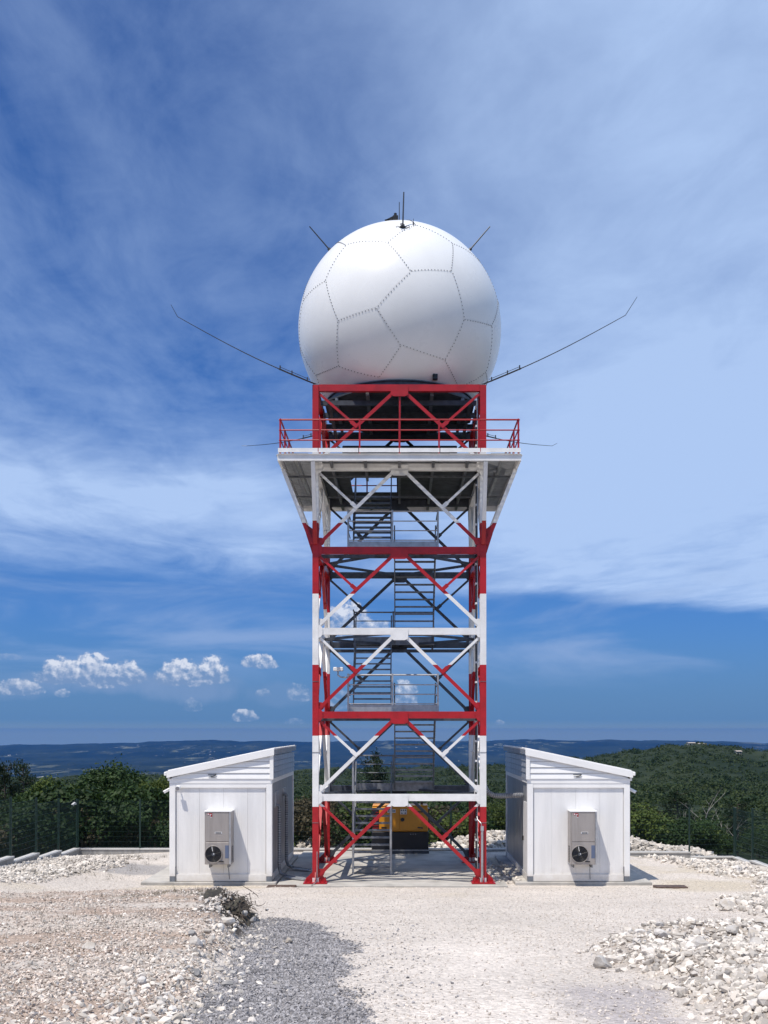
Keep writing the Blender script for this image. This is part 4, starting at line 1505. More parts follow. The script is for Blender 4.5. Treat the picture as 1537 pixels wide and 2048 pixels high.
# drain pipes with ground troughs on the left shed's tower side
for k, (y, zt) in enumerate(((33.3, 2.32), (35.4, 2.55))):
    xw = -3.93
    t = thing('drain_duct', (xw + 0.1, y, 0.04), ('near' if k == 0 else 'far') + 'er grey ribbed duct running down the tower side of the left shed', 'duct', 'ribbed ducts on the left shed')
    pts = [(xw - 0.0, y, zt), (xw + 0.08, y, zt), (xw + 0.11, y, zt - 0.06), (xw + 0.11, y, 0.32), (xw + 0.16, y - .02, 0.16), (xw + 0.34, y - 0.10, 0.09)]
    MB().tube(pts, 0.055, 10).build('pipe', M['galv'], t, smooth=True)
    r = MB()
    z = 0.4
    while z < zt - .1:
        r.ring((xw + .11, y, z), .058, .010, (0, 0, 1), 10, 4)
        z += .075
    r.build('ribs', M['galv_light'], t)
    MB().bar((xw + .30, y - .12, .065), (xw + .98, y - .55, .04), .17, .04).bar((xw + .30, y - .02, .085), (xw + .98, y - .46, .06), .012, .07).build('trough', M['galv_light'], t)

# ribbed cable duct from the tower leg to the right shed
dpts = [(2.66, 33.0, 3.02), (2.70, 33.02, 2.86), (2.80, 33.05, 2.72), (2.96, 33.1, 2.645), (3.2, 33.2, 2.625), (3.55, 33.35, 2.625), (3.93, 33.45, 2.63)]
cd = thing('cable_duct', (3.3, 33.2, 2.6), 'grey ribbed cable duct bridging from the tower leg to the right shed', 'duct')
MB().tube(dpts, 0.075, 10).build('pipe', M['galv'], cd, smooth=True)
rb = MB()
for a, b in zip(dpts, dpts[1:]):
    a, b = Vector(a), Vector(b)
    n = max(2, int((b - a).length / 0.055))
    for k in range(n): rb.ring(a.lerp(b, k / n), .078, .012, b - a, 10, 4)
rb.build('ribs', M['galv_light'], cd)

# small camera on the tower's left side and its bracket
tc_b = Vector((-1.95, 34.0, 6.62))
tcam = thing('security_camera', tc_b, 'white box camera on a bent arm beside the stair halfway up the tower', 'security camera', 'security cameras around the yard')
MB().box(tc_b.x - .20, tc_b.x + .12, tc_b.y - .1, tc_b.y + .16, tc_b.z, tc_b.z + .12).build('housing', M['trim'], tcam, bevel=.015)
MB().tube([(tc_b.x - .05, tc_b.y, tc_b.z), (tc_b.x - .05, tc_b.y, tc_b.z - .14), (tc_b.x + .05, tc_b.y, tc_b.z - .2), (tc_b.x + .42, tc_b.y, tc_b.z - .22)], .026, 8).build('arm', M['galv_light'], tcam, smooth=True)

# ------------------------------------------------------------------ generator
GX0, GX1, GY0, GY1 = -1.07, 1.10, 40.0, 41.05
gen = thing('generator', (0, 40.5, -0.02), 'yellow and black diesel generator cabinet behind the tower', 'generator')
gz0 = 0.03
MB().box(GX0, GX1, GY0, GY1, gz0 + .08, .83).build('base_tank', M['genblack'], gen, bevel=.02)
MB().box(GX0 - .02, GX1 + .02, GY0 - .02, GY1 + .02, gz0 - .06, gz0 + .08).build('skid', M['dark_steel'], gen, bevel=.01)
MB().box(GX0 - 0.012, GX1 + .012, GY0 - .02, GY0 - .001, gz0 + .085, gz0 + .12).build('skid_rail', M['galv_light'], gen)
can = MB().box(GX0 + .02, GX1 - .02, GY0 + .01, GY1 - .01, .832, 1.78).build('canopy', M['orange'], gen, bevel=.03)
MB().box(GX0 + .03, GX1 - .03, GY0 + .02, GY1 - .02, 1.782, 1.84).build('roof', M['orange'], can, bevel=.02)
MB().box(GX0 + .021, GX0 + .28, GY0 + .003, GY0 + .009, .9, 1.74).build('end_grille', M['genblack'], can)
for k in range(8): MB().box(GX0 + .04, GX0 + .26, GY0 - .012, GY0 + .002, .95 + k * .1, .99 + k * .1).build('louver', M['logo_red'], can)
for (a, b) in ((GX0 + .31, -.005), (.005, GX1 - .26)):
    d = MB().box(a, b, GY0 - .012, GY0 + .009, .90, 1.70).build('door', M['orange'], gen, bevel=.008)
    hx = a + .16 if a < -.1 else b - .06
    MB().bar((hx - .1, GY0 - .03, 1.0), (hx + .1, GY0 - .03, .98), .03, .05).build('hinge', M['genblack'], d)
    MB().bar((hx - .1, GY0 - .03, 1.6), (hx + .1, GY0 - .03, 1.59), .03, .04).build('hinge', M['genblack'], d)
    if a > -.1: MB().disc((a + .1, GY0 - .035, 1.3), .075, .04, (0, 1, 0), 14).build('latch', M['genblack'], d)
    if a > -.1:
        l = MB().box(.02, .27, GY0 - .018, GY0 - .0125, 1.50, 1.70).build('warning_label', M['print_white'], d)
        mk = MB()
        for i in range(3): mk.disc((.062 + i * .08, GY0 - .020, 1.655), .027, .004, (0, 1, 0), 8)
        for i in range(2): mk.prism([(.05 + i * .13, GY0 - .022, 1.52), (.11 + i * .13, GY0 - .022, 1.52), (.08 + i * .13, GY0 - .022, 1.58)], (0, 0, 0), (0, .003, 0))
        mk.build('label_print', M['genblack'], l)
    else:
        l = MB().box(-.47, -.16, GY0 - .018, GY0 - .0125, 1.56, 1.69).build('name_plate', M['print_white'], d)
        mk = MB()
        for i in range(5): mk.box(-.44 + i * .055, -.40 + i * .055, GY0 - .022, GY0 - .0185, 1.60, 1.655)
        mk.build('label_print', M['label_blue'], l)
for k in range(3): MB().disc((.42 + k * .09, GY0 - .008, .74), .016, .016, (0, 1, 0), 10).build('plug', M['galv_light'], gen)
MB().disc((-.1, GY0 - .008, .14), .022, .016, (0, 1, 0), 10).build('drain_plug', M['galv_light'], gen)
MB().tube([(.85, 40.5, 1.84), (.85, 40.5, 1.98)], .05, 10).build('exhaust', M['rust'], gen)
MB().box(GX1 - .019, GX1 + .04, GY0 + .1, GY1 - .1, .9, 1.7).build('end_vent', M['genblack'], gen)

# rusty plates lying on the gravel
for (x, y, w, lab) in ((-3.55, 31.5, 0.86, 'rusty flat steel plate on gravel at the left shed corner'), (8.10, 31.4, 0.95, 'rusty flat steel plate on gravel at the right shed corner')):
    z = max(gz(x, y), gz(x + w / 2, y), gz(x - w / 2, y))
    tag(MB().box(x - w / 2, x + w / 2, y - .22, y + .22, z - .03, z + .05).build('steel_plate', M['rust'], None, (x, y, z), bevel=.012), lab, 'metal plate', 'rusty plates on the gravel')

# ------------------------------------------------------------------ low walls and mesh fence
WY = 43.05


def wall_run(label, segs):
    r = thing('low_wall', segs[0][0] + (-0.6,), label, 'wall', 'low concrete walls around the yard')
    for (a, b, zt) in segs:
        a, b = Vector((*a, 0)), Vector((*b, 0))
        ax = (b - a).normalized()
        a2, b2 = a + ax * .004, b - ax * .004
        s = MB().bar(a2 + Vector((0, 0, (zt - .9) / 2 - .03)), b2 + Vector((0, 0, (zt - .9) / 2 - .03)), .22, zt + .9 - .06).build('wall_segment', M['wallcon'], r, (a + b) / 2)
        MB().bar(a2 + Vector((0, 0, zt - .03)), b2 + Vector((0, 0, zt - .03)), .27, .055).build('coping', M['coping'], s)
    return r


XLW, XRW = -13.2, 13.72
rear = []
xs_ = [XLW - .1]
k = 0
x = XLW + 2.55
while x < 11.7:
    xs_.append(x)
    x += 2.55
xs_[-1] = 11.88
for i, (a, b) in enumerate(zip(xs_, xs_[1:])):
    zt = -0.13 - 0.14 * sst((a + b) / 2, 2, 10)
    rear.append(((a, WY), (b, WY), float(zt)))
rear.append(((11.88, WY), (XRW + .1, WY), -0.46))
wall_run('long low grey concrete wall along the back of the yard', rear)
wall_run('stepped low concrete wall climbing along the left side of the yard', [((XLW, WY - .15), (XLW, 40.6), -0.10), ((XLW, 40.6), (XLW, 38.1), .07), ((XLW, 38.1), (XLW, 35.6), .26), ((XLW, 35.6), (XLW, 33.1), .44), ((XLW, 33.1), (XLW, 30.6), .62), ((XLW, 30.6), (XLW, 28.1), .80)])
wall_run('stepped low concrete wall along the right side of the yard', [((XRW, WY - .15), (XRW, 40.8), -0.46), ((XRW, 40.8), (XRW, 38.3), -.34), ((XRW, 38.3), (XRW, 35.8), -.22), ((XRW, 35.8), (XRW, 33.3), -.08), ((XRW, 33.3), (XRW, 30.8), .05)])

pan_cache = {}


def fence_run(label, pts, H=1.95):
    """pts: list of (x, y, z of wall top on the run that starts here)"""
    f = thing('mesh_fence', (pts[0][0], pts[0][1], pts[0][2]), label, 'fence', 'green mesh fences around the yard')
    post = None
    for i, (x, y, z) in enumerate(pts):
        if post is None: post = MB().box(x - .032, x + .032, y - .032, y + .032, z + .001, z + H + .05).build('post', M['fence'], f, (x, y, z))
        else: inst(post, 'post', (x, y, z), f)
    for (a, b) in zip(pts, pts[1:]):
        L = math.hypot(b[0] - a[0], b[1] - a[1]) - .07
        key = round(L, 2)
        if key not in pan_cache:
            mb = MB()
            n = int(L / .052)
            for k in range(n + 1):
                u = -L / 2 + L * k / n
                mb.box(u - .002, u + .002, -.002, .002, .04, H)
            for k in range(10):
                z = .06 + (H - .08) * k / 9
                for dy in (-.0065, .0065): mb.box(-L / 2, L / 2, dy - .0035, dy + .0035, z - .0028, z + .0028)
            me = mb.mesh('mesh_panel')
            me.materials.append(M['fence'])
            pan_cache[key] = me
        inst(pan_cache[key], 'mesh_panel', ((a[0] + b[0]) / 2, (a[1] + b[1]) / 2, a[2]), f, math.atan2(b[1] - a[1], b[0] - a[0]))
    return f


rp = [(XLW, WY, -.13)]
for i, (a, b, zt) in enumerate(rear): rp.append((b[0] if i < len(rear) - 1 else XRW, WY, rear[min(i + 1, len(rear) - 1)][2]))
fence_run('dark green mesh fence along the back wall', rp)
fence_run('dark green mesh fence on the stepped left wall', [(XLW, 42.9, -.10), (XLW, 40.6, .07), (XLW, 38.1, .26), (XLW, 35.6, .44), (XLW, 33.1, .62), (XLW, 30.6, .80), (XLW, 28.1, .80)])
fence_run('dark green mesh fence on the stepped right wall', [(XRW, 42.9, -.46), (XRW, 40.8, -.34), (XRW, 38.3, -.22), (XRW, 35.8, -.08), (XRW, 33.3, .05), (XRW, 30.8, .05)])
seccam((XLW - .05, 42.8, 1.72), (-.2, -1, -.35), 'white security camera on the fence corner post at the left')

# ------------------------------------------------------------------ stones
OCT_V = np.array([(1, 0, 0), (-1, 0, 0), (0, 1, 0), (0, -1, 0), (0, 0, 1), (0, 0, -1)], float)
OCT_F = np.array([(0, 2, 4), (2, 1, 4), (1, 3, 4), (3, 0, 4), (2, 0, 5), (1, 2, 5), (3, 1, 5), (0, 3, 5)])
t_ = g_
ICO_V = np.array([(-1, t_, 0), (1, t_, 0), (-1, -t_, 0), (1, -t_, 0), (0, -1, t_), (0, 1, t_), (0, -1, -t_), (0, 1, -t_), (t_, 0, -1), (t_, 0, 1), (-t_, 0, -1), (-t_, 0, 1)], float) / math.sqrt(1 + t_ * t_)
ICO_F = np.array([(0, 11, 5), (0, 5, 1), (0, 1, 7), (0, 7, 10), (0, 10, 11), (1, 5, 9), (5, 11, 4), (11, 10, 2), (10, 7, 6), (7, 1, 8), (3, 9, 4), (3, 4, 2), (3, 2, 6), (3, 6, 8), (3, 8, 9), (4, 9, 5), (2, 4, 11), (6, 2, 10), (8, 6, 7), (9, 8, 1)])


def scatter(name, label, mat, n, xr, yr, dens, smin, smax, big=False, zfun=ground_z, sink=0.15, power=2.0, near_bias=0.0, seed=1):
    r = np.random.default_rng(seed)
    m = n * 6
    x = r.uniform(*xr, m)
    uy = r.uniform(0, 1, m)
    if near_bias: y = 1 / (1 / yr[1] + (1 / yr[0] - 1 / yr[1]) * uy)
    else: y = yr[0] + (yr[1] - yr[0]) * uy
    # inside the camera's wide neighbourhood only
    ok = np.abs(x) < 0.42 * y + 1.2
    p = dens(x, y)
    ok &= r.uniform(0, 1, m) < p
    x, y = x[ok][:n], y[ok][:n]
    n = len(x)
    s = smin + (smax - smin) * r.uniform(0, 1, n) ** power
    bv, bf = (ICO_V, ICO_F) if big else (OCT_V, OCT_F)
    k = len(bv)
    P = bv[None] * (1 + r.uniform(-.38, .38, (n, k, 1))) + r.uniform(-.16, .16, (n, k, 3))
    P *= np.stack([r.uniform(.75, 1.3, n), r.uniform(.6, 1.1, n), r.uniform(.42, .8, n)], -1)[:, None]
    q = r.normal(size=(n, 4))
    q[:, 1:3] *= 0.35
    q /= np.linalg.norm(q, axis=1)[:, None]
    w, a, b, c = q.T
    Rm = np.stack([np.stack([1 - 2 * (b * b + c * c), 2 * (a * b - c * w), 2 * (a * c + b * w)], -1),
                   np.stack([2 * (a * b + c * w), 1 - 2 * (a * a + c * c), 2 * (b * c - a * w)], -1),
                   np.stack([2 * (a * c - b * w), 2 * (b * c + a * w), 1 - 2 * (a * a + b * b)], -1)], 1)
    P = np.einsum('nij,nkj->nki', Rm, P) * (s / 2)[:, None, None]
    z = zfun(x, y)
    P += np.stack([x, y, z + s * 0.5 * (0.5 - sink)], -1)[:, None]
    F = (bf[None] + (np.arange(n) * k)[:, None, None]).reshape(-1, 3)
    o = link(name, np_mesh(name, P.reshape(-1, 3), F), mat)
    tag(o, label, kind='stuff')
    return o


def noslab(x, y):
    return ~(((np.abs(x) < 8.1) & (y > 31.5) & (y < 41)))


def d_mound(x, y): return masks(x, y)[0] * (0.18 + 0.82 * sst(fbm(x * .7, y * 1.2, 21), .3, .6))
def d_moundedge(x, y): return np.exp(-((x - mound_edge(y) + .25) / .55) ** 2) * sst(y, 25, 22)
def d_grey(x, y): return masks(x, y)[1] * .95 + .02 * sst(x, 1.5, -.5) * (y < 20)
def d_heap(x, y): return masks(x, y)[2]
def d_r2(x, y): return masks(x, y)[3] * noslab(x, y) * (x < 13.5)
def d_l2(x, y): return masks(x, y)[4] * (x > -13)


def d_road(x, y):
    mo, gr, he, r2, l2, mv = masks(x, y)
    strip = np.exp(-((x - .95) / .8) ** 2) * sst(y, 20, 14)
    return np.clip((1 - mo) * (1 - gr) * (1 - he), 0, 1) * (1 - .75 * strip) * (.35 + .65 * sst(y, 13, 20)) * noslab(x, y)


scatter('gravel', 'pale crushed limestone gravel strewn over the yard', M['stone_road'], 42000, (-14, 13.5), (7.5, 36), d_road, .012, .046, near_bias=1, power=2.6, seed=2)
scatter('gravel', 'mixed earthy stones covering the low mound on the left', M['stone_tan'], 34000, (-14, -1.4), (7.5, 27), d_mound, .014, .060, near_bias=1, power=2.2, seed=3)
scatter('gravel', 'white stone chips scattered across the mound on the left', M['stone'], 8000, (-14, -1.4), (7.5, 27), d_mound, .016, .075, near_bias=1, power=3.2, seed=4)
scatter('gravel', 'dark grey gravel filling the patch beside the track', M['stone_grey'], 30000, (-3.6, .6), (7.5, 22), d_grey, .02, .055, near_bias=1, power=1.6, seed=5)
scatter('rubble', 'white limestone rubble in the heap at the right edge of the track', M['stone'], 11000, (2.0, 10), (7.5, 18.5), d_heap, .025, .13, True, power=2.2, near_bias=1, seed=6)
scatter('rubble', 'white limestone rubble along the right side wall', M['stone'], 6000, (6.0, 13.5), (19, 41.8), d_r2, .04, .22, True, power=2.0, seed=7)
scatter('rubble', 'white limestone rubble along the left side wall', M['stone'], 4200, (-13, -8.6), (28, 41.5), d_l2, .03, .17, True, power=2.0, seed=8)
scatter('rubble', 'broken stones spilling off the mound edge', M['stone'], 1500, (-4.5, -1), (7.5, 24), d_moundedge, .025, .10, True, power=2.0, near_bias=1, seed=9)


def pile_z(x, y):
    h = 0.55 * np.exp(-((x - 9.3) / 2.4) ** 2 - ((y - 45.0) / 1.3) ** 2) + .75 * np.exp(-((x - 4.2) / 2.8) ** 2 - ((y - 45.2) / 1.3) ** 2) + .45 * np.exp(-((x + 4.0) / 2.2) ** 2 - ((y - 45.0) / 1.3) ** 2)
    return np.maximum(terrain_z(x, np.maximum(y, 43.3)), -0.75) + .1 + 1.15 * h


scatter('rubble', 'white limestone rubble heaped just beyond the back fence', M['stone'], 6500, (-8, 13.3), (43.5, 47.5), lambda x, y: np.clip(np.exp(-((x - 7) / 6.5) ** 2) + .5 * np.exp(-((x + 4) / 2.5) ** 2), 0, 1), .08, .36, True, zfun=pile_z, power=1.6, seed=10)


scatter('rubble', 'few limestone lumps in the gap between the tower pad and the right shed', M['stone'], 140, (2.9, 3.75), (32.3, 37.5), lambda x, y: np.ones_like(x) * .9, .03, .14, True, zfun=lambda x, y: np.where((x < 3.28), 0.0, np.where(x > 3.55, .035, -.05)), seed=12)


def rock_mesh(seed):
    r = np.random.default_rng(seed)
    bm = bmesh.new()
    bmesh.ops.create_icosphere(bm, subdivisions=2, radius=0.5)
    nrm = [Vector(r.normal(size=3)).normalized() for _ in range(9)]
    cut = [r.uniform(.26, .42) for _ in range(9)]
    for v in bm.verts:
        for n, c in zip(nrm, cut):
            d = v.co.dot(n)
            if d > c: v.co -= n * (d - c)
    bmesh.ops.dissolve_limit(bm, angle_limit=math.radians(7), verts=bm.verts[:], edges=bm.edges[:])
    bmesh.ops.triangulate(bm, faces=bm.faces[:])
    for v in bm.verts: v.co += Vector(r.normal(size=3)) * .010
    me = bpy.data.meshes.new('rock')
    bm.to_mesh(me)
    bm.free()
    return me


ROCKS = [rock_mesh(100 + k) for k in range(10)]
for k, me in enumerate(ROCKS): me.materials.append(M['rock'])
ROCKG = [rock_mesh(200 + k) for k in range(2)]
for me in ROCKG: me.materials.append(M['rock_grey'])


def rocks(n, xr, yr, dens, smin, smax, label, group, seed, grey=.1, zfun=ground_z):
    r = np.random.default_rng(seed)
    c = 0
    while c < n:
        x, y = r.uniform(*xr), 1 / r.uniform(1 / yr[1], 1 / yr[0])
        if abs(x) > .40 * y + .3 or r.uniform() > float(dens(np.array([x]), np.array([y]))[0]): continue
        s = smin + (smax - smin) * r.uniform() ** 2.6
        me = ROCKG[r.integers(2)] if r.uniform() < grey else ROCKS[r.integers(len(ROCKS))]
        o = bpy.data.objects.new('rock', me)
        COL.objects.link(o)
        o.location = (x, y, float(zfun(np.array([x]), np.array([y]))[0]) + s * .18)
        o.rotation_euler = (r.uniform(-.5, .5), r.uniform(-.5, .5), r.uniform(0, 6.28))
        o.scale = (s * r.uniform(.9, 1.35), s * r.uniform(.75, 1.1), s * r.uniform(.6, .95))
        big = s > smin + (smax - smin) * .35
        sz = ('big ' if big else 'small ') + ('grey ' if me in ROCKG else '')
        tag(o, sz + label, 'rock', sz + group)
        c += 1


rocks(150, (2.3, 7), (8.3, 18), d_heap, .09, .32, 'angular limestone rock in the rubble heap right of the track', 'rocks in the right rubble heap', 21)
rocks(46, (-4, -1.3), (8.3, 24), d_moundedge, .06, .20, 'angular limestone rock spilled along the left mound edge', 'rocks along the mound edge', 22, .25)
rocks(44, (6.5, 13), (20, 41), d_r2, .16, .40, 'white limestone rock lying in the rubble by the right wall', 'rocks by the right wall', 23)
rocks(30, (3.5, 13), (43.6, 46.6), lambda x, y: np.ones_like(x), .3, .75, 'white limestone rock heaped beyond the back fence', 'rocks beyond the back fence', 24, zfun=pile_z)
for (x, y, s, lab, mt) in ((-3.9, 13.2, .17, 'lone pale rock sitting in the middle of the left mound', ROCKS[2]), (-5.9, 12.6, .15, 'lone dark brownish stone on the left mound', ROCKG[0]), (-2.75, 16.6, .24, 'large pale rock with an orange stain under the root bank', ROCKS[5])):
    o = bpy.data.objects.new('rock', mt)
    COL.objects.link(o)
    o.location = (x, y, gz(x, y) + s * .22)
    o.scale = (s * 1.3, s, s * .8)
    tag(o, lab, 'rock')

# root bank: a cut of dark soil bristling with dry roots at the mound's edge
rb_r = random.Random(5)
bank = thing('root_bank', (-3.4, 19.5, gz(-3.4, 19.5)), 'dark clump of dry roots and soil hanging on the cut edge of the mound', 'root clump')
mb = bmesh.new()
bmesh.ops.create_icosphere(mb, subdivisions=5, radius=1.0)
for v in mb.verts:
    c = v.co.copy()
    n = (float(fbm(c.x * 3 + 7, c.z * 4 + c.y * 2.3, 66)) - .5)
    n2 = (float(fbm(c.x * 9 + c.y * 6, c.z * 11 - c.y * 4, 67)) - .5)
    v.co = Vector((c.x * .55, c.y * 1.7, c.z * .36)) * (1 + .9 * n + .75 * n2)
me = bpy.data.meshes.new('soil')
mb.to_mesh(me)
mb.free()
BC = Vector((-3.38, 19.4, gz(-2.75, 19.4) + 0.12))
so = link('soil', me, M['soil'], bank, BC)
rt = MB()
for k in range(900):
    a = rb_r.uniform(0, 1)
    p = BC + Vector((rb_r.uniform(-.55, .58), rb_r.uniform(-1.6, 1.3), rb_r.uniform(-.10, .36)))
    d = Vector((rb_r.uniform(-.5, 1.0), rb_r.uniform(-1.1, .3), rb_r.uniform(-.8, .25))).normalized()
    L = rb_r.uniform(.08, .30) * (1.6 if k % 14 == 0 else 1)
    pts = [p]
    for j in range(5):
        d = (d + Vector((rb_r.uniform(-.5, .5), rb_r.uniform(-.5, .5), rb_r.uniform(-.55, .30)))).normalized()
        pts.append(pts[-1] + d * L / 5)
    r0 = rb_r.uniform(.004, .011) * (1.7 if k % 14 == 0 else 1)
    rt.tube(pts, [r0, r0 * .9, r0 * .8, r0 * .6, r0 * .45, r0 * .2], 4, cap=False)
ro = rt.build('roots', M['root'], bank)
ro['kind'] = 'stuff'

for k in range(34):
    s_ = rb_r.uniform(.05, .17)
    y = 19.4 + rb_r.uniform(-2.0, 1.2)
    x = -3.38 + rb_r.uniform(-.5, .80)
    o = bpy.data.objects.new('rock', rb_r.choice(ROCKS + ROCKG))
    COL.objects.link(o)
    o.location = (x, y - .1, BC.z + rb_r.uniform(-.30, .30) - .25 * max(0, x + 3.2))
    o.rotation_euler = (rb_r.uniform(-1, 1), rb_r.uniform(-1, 1), rb_r.uniform(0, 6))
    o.scale = (s_ * 1.2, s_, s_ * .8)
    tag(o, 'pale stone stuck in the dark root clump on the mound edge', 'rock', 'stones in the root clump')

# dry twigs in the right heap
tw = MB()
for k in range(40):
    y = rb_r.uniform(11.5, 16.5)
    x = float(heap_edge(y)) + rb_r.uniform(.1, 3.2)
    p = Vector((x, y, gz(x, y) + .10))
    d = Vector((rb_r.uniform(-1, 1), rb_r.uniform(-.5, .5), rb_r.uniform(-.08, .08))).normalized()
    L = rb_r.uniform(.12, .42)
    pts = [p]
    for j in range(5):
        d = (d + Vector((rb_r.uniform(-.4, .4), rb_r.uniform(-.4, .4), rb_r.uniform(-.25, .2)))).normalized()
        pts.append(pts[-1] + d * L / 5)
    r0 = rb_r.uniform(.004, .008)
    tw.tube(pts, [r0 * (1 - .15 * j) for j in range(6)], 4, cap=False)
tag(tw.build('twigs', M['root']), 'dark dry twigs tangled in the right rubble heap', kind='stuff')

# sparse dry weeds on the mound and by the left wall
gm = MB()
for k in range(330):
    if k < 190:
        x, y = rb_r.uniform(-10, -3), rb_r.uniform(12, 26)
        if float(masks(np.array([x]), np.array([y]))[0][0]) < .5 or float(fbm(x * .8, y * 1.1, 91)) < .5: continue
    else: x, y = rb_r.uniform(-12.5, -8.8), rb_r.uniform(33, 40)
    z = gz(x, y)
    for j in range(9):
        a = rb_r.uniform(0, 6.28)
        h = rb_r.uniform(.05, .17)
        w = .003
        p = Vector((x + rb_r.uniform(-.09, .09), y + rb_r.uniform(-.09, .09), z))
        t = p + Vector((math.cos(a) * h * .6, math.sin(a) * h * .6, h))
        sd = Vector((-math.sin(a), math.cos(a), 0)) * w
        i = len(gm.v)
        gm.v += [p - sd, p + sd, t]
        gm.f.append((i, i + 1, i + 2))
tag(gm.build('grass', M['leaf_dry']), 'sparse dry grass tufts on the left mound', kind='stuff')


# ------------------------------------------------------------------ trees and shrubs
def leaves(r, cen, nrm, size):
    """folded leaf-clump quads at cen facing roughly nrm"""
    n = len(cen)
    nn = nrm + r.normal(size=(n, 3)) * .65
    nn /= np.linalg.norm(nn, axis=1)[:, None]
    a = np.cross(nn, r.normal(size=(n, 3)))
    a /= np.linalg.norm(a, axis=1)[:, None]
    b = np.cross(nn, a)
    s = size * r.uniform(.55, 1.35, n)[:, None]
    l = s * r.uniform(.55, 1.0, n)[:, None]
    P = np.stack([cen - a * s * .5 - b * l * .15, cen - b * l * .5 + nn * s * .12, cen + a * s * .5 + b * l * .1, cen + b * l * .5 + nn * s * .10], 1)
    return P


def crown_np(seed, rx, rz, n, leaf, lobes=16, flat=0.0):
    r = np.random.default_rng(seed)
    d = r.normal(size=(lobes, 3))
    d /= np.linalg.norm(d, axis=1)[:, None]
    d[:, 2] = np.abs(d[:, 2]) * 1.0 - .25
    C = d * np.array([rx, rx, rz]) * r.uniform(.35, .78, (lobes, 1))
    Rl = r.uniform(.26, .50, lobes) * min(rx, rz)
    which = r.integers(0, lobes, n)
    u = r.normal(size=(n, 3))
    u /= np.linalg.norm(u, axis=1)[:, None]
    u[:, 2] = np.where(u[:, 2] < -.3, -u[:, 2], u[:, 2])
    rad = Rl[which][:, None] * (r.uniform(.25, 1.0, (n, 1)) ** .45) * (1 + .25 * r.normal(size=(n, 1)) * .5)
    cen = C[which] + u * rad
    nr = u * .8 + np.array([0, 0, .35])
    return leaves(r, cen, nr, leaf)


def fit(P, half, top):
    c = P.reshape(-1, 3)
    P[..., :2] *= half / np.percentile(np.abs(c[:, :2]), 98.5)
    zt, zb = np.percentile(c[:, 2], 99.7), np.percentile(c[:, 2], 0.5)
    lo = min(zb, 0.30)
    P[..., 2] = lo + (P[..., 2] - lo) * (top - lo) / (zt - lo)
    return P


def mesh_quads(name, P, mat):
    n = len(P)
    me = np_mesh(name, P.reshape(-1, 3), np.arange(n * 4).reshape(n, 4))
    me.materials.append(mat)
    return me


def trunk_mesh(seed, h, r0, limbs, mat, spread=.7, dead=False):
    r = random.Random(seed)
    mb = MB()
    pts = [Vector((0, 0, -.6))]
    for k in range(1, 7): pts.append(Vector((r.uniform(-.06, .06) * k * h / 6, r.uniform(-.06, .06) * k * h / 6, h * k / 6)))
    mb.tube(pts, [r0 * (1 - .13 * k) for k in range(7)], 7)
    for k in range(limbs):
        p = pts[r.randint(2, 5)]
        a = r.uniform(0, 6.28)
        d = Vector((math.cos(a) * spread, math.sin(a) * spread, r.uniform(.4, 1)))
        q = [p]
        for j in range(4):
            d = (d + Vector((r.uniform(-.3, .3), r.uniform(-.3, .3), r.uniform(-.1, .3)))).normalized()
            q.append(q[-1] + d * h * r.uniform(.10, .2))
        mb.tube(q, [r0 * .45, r0 * .35, r0 * .25, r0 * .16, r0 * .06], 5)
        if dead:
            for j in (2, 3):
                e = q[j] + Vector((r.uniform(-.5, .5), r.uniform(-.5, .5), r.uniform(.2, .6))) * h * .2
                mb.tube([q[j], (q[j] + e) / 2 + Vector((r.uniform(-.04, .04), 0, .03)) * h, e], [r0 * .2, r0 * .12, r0 * .03], 4)
    me = mb.mesh('trunk', (0, 0, 0), True)
    me.materials.append(mat)
    return me


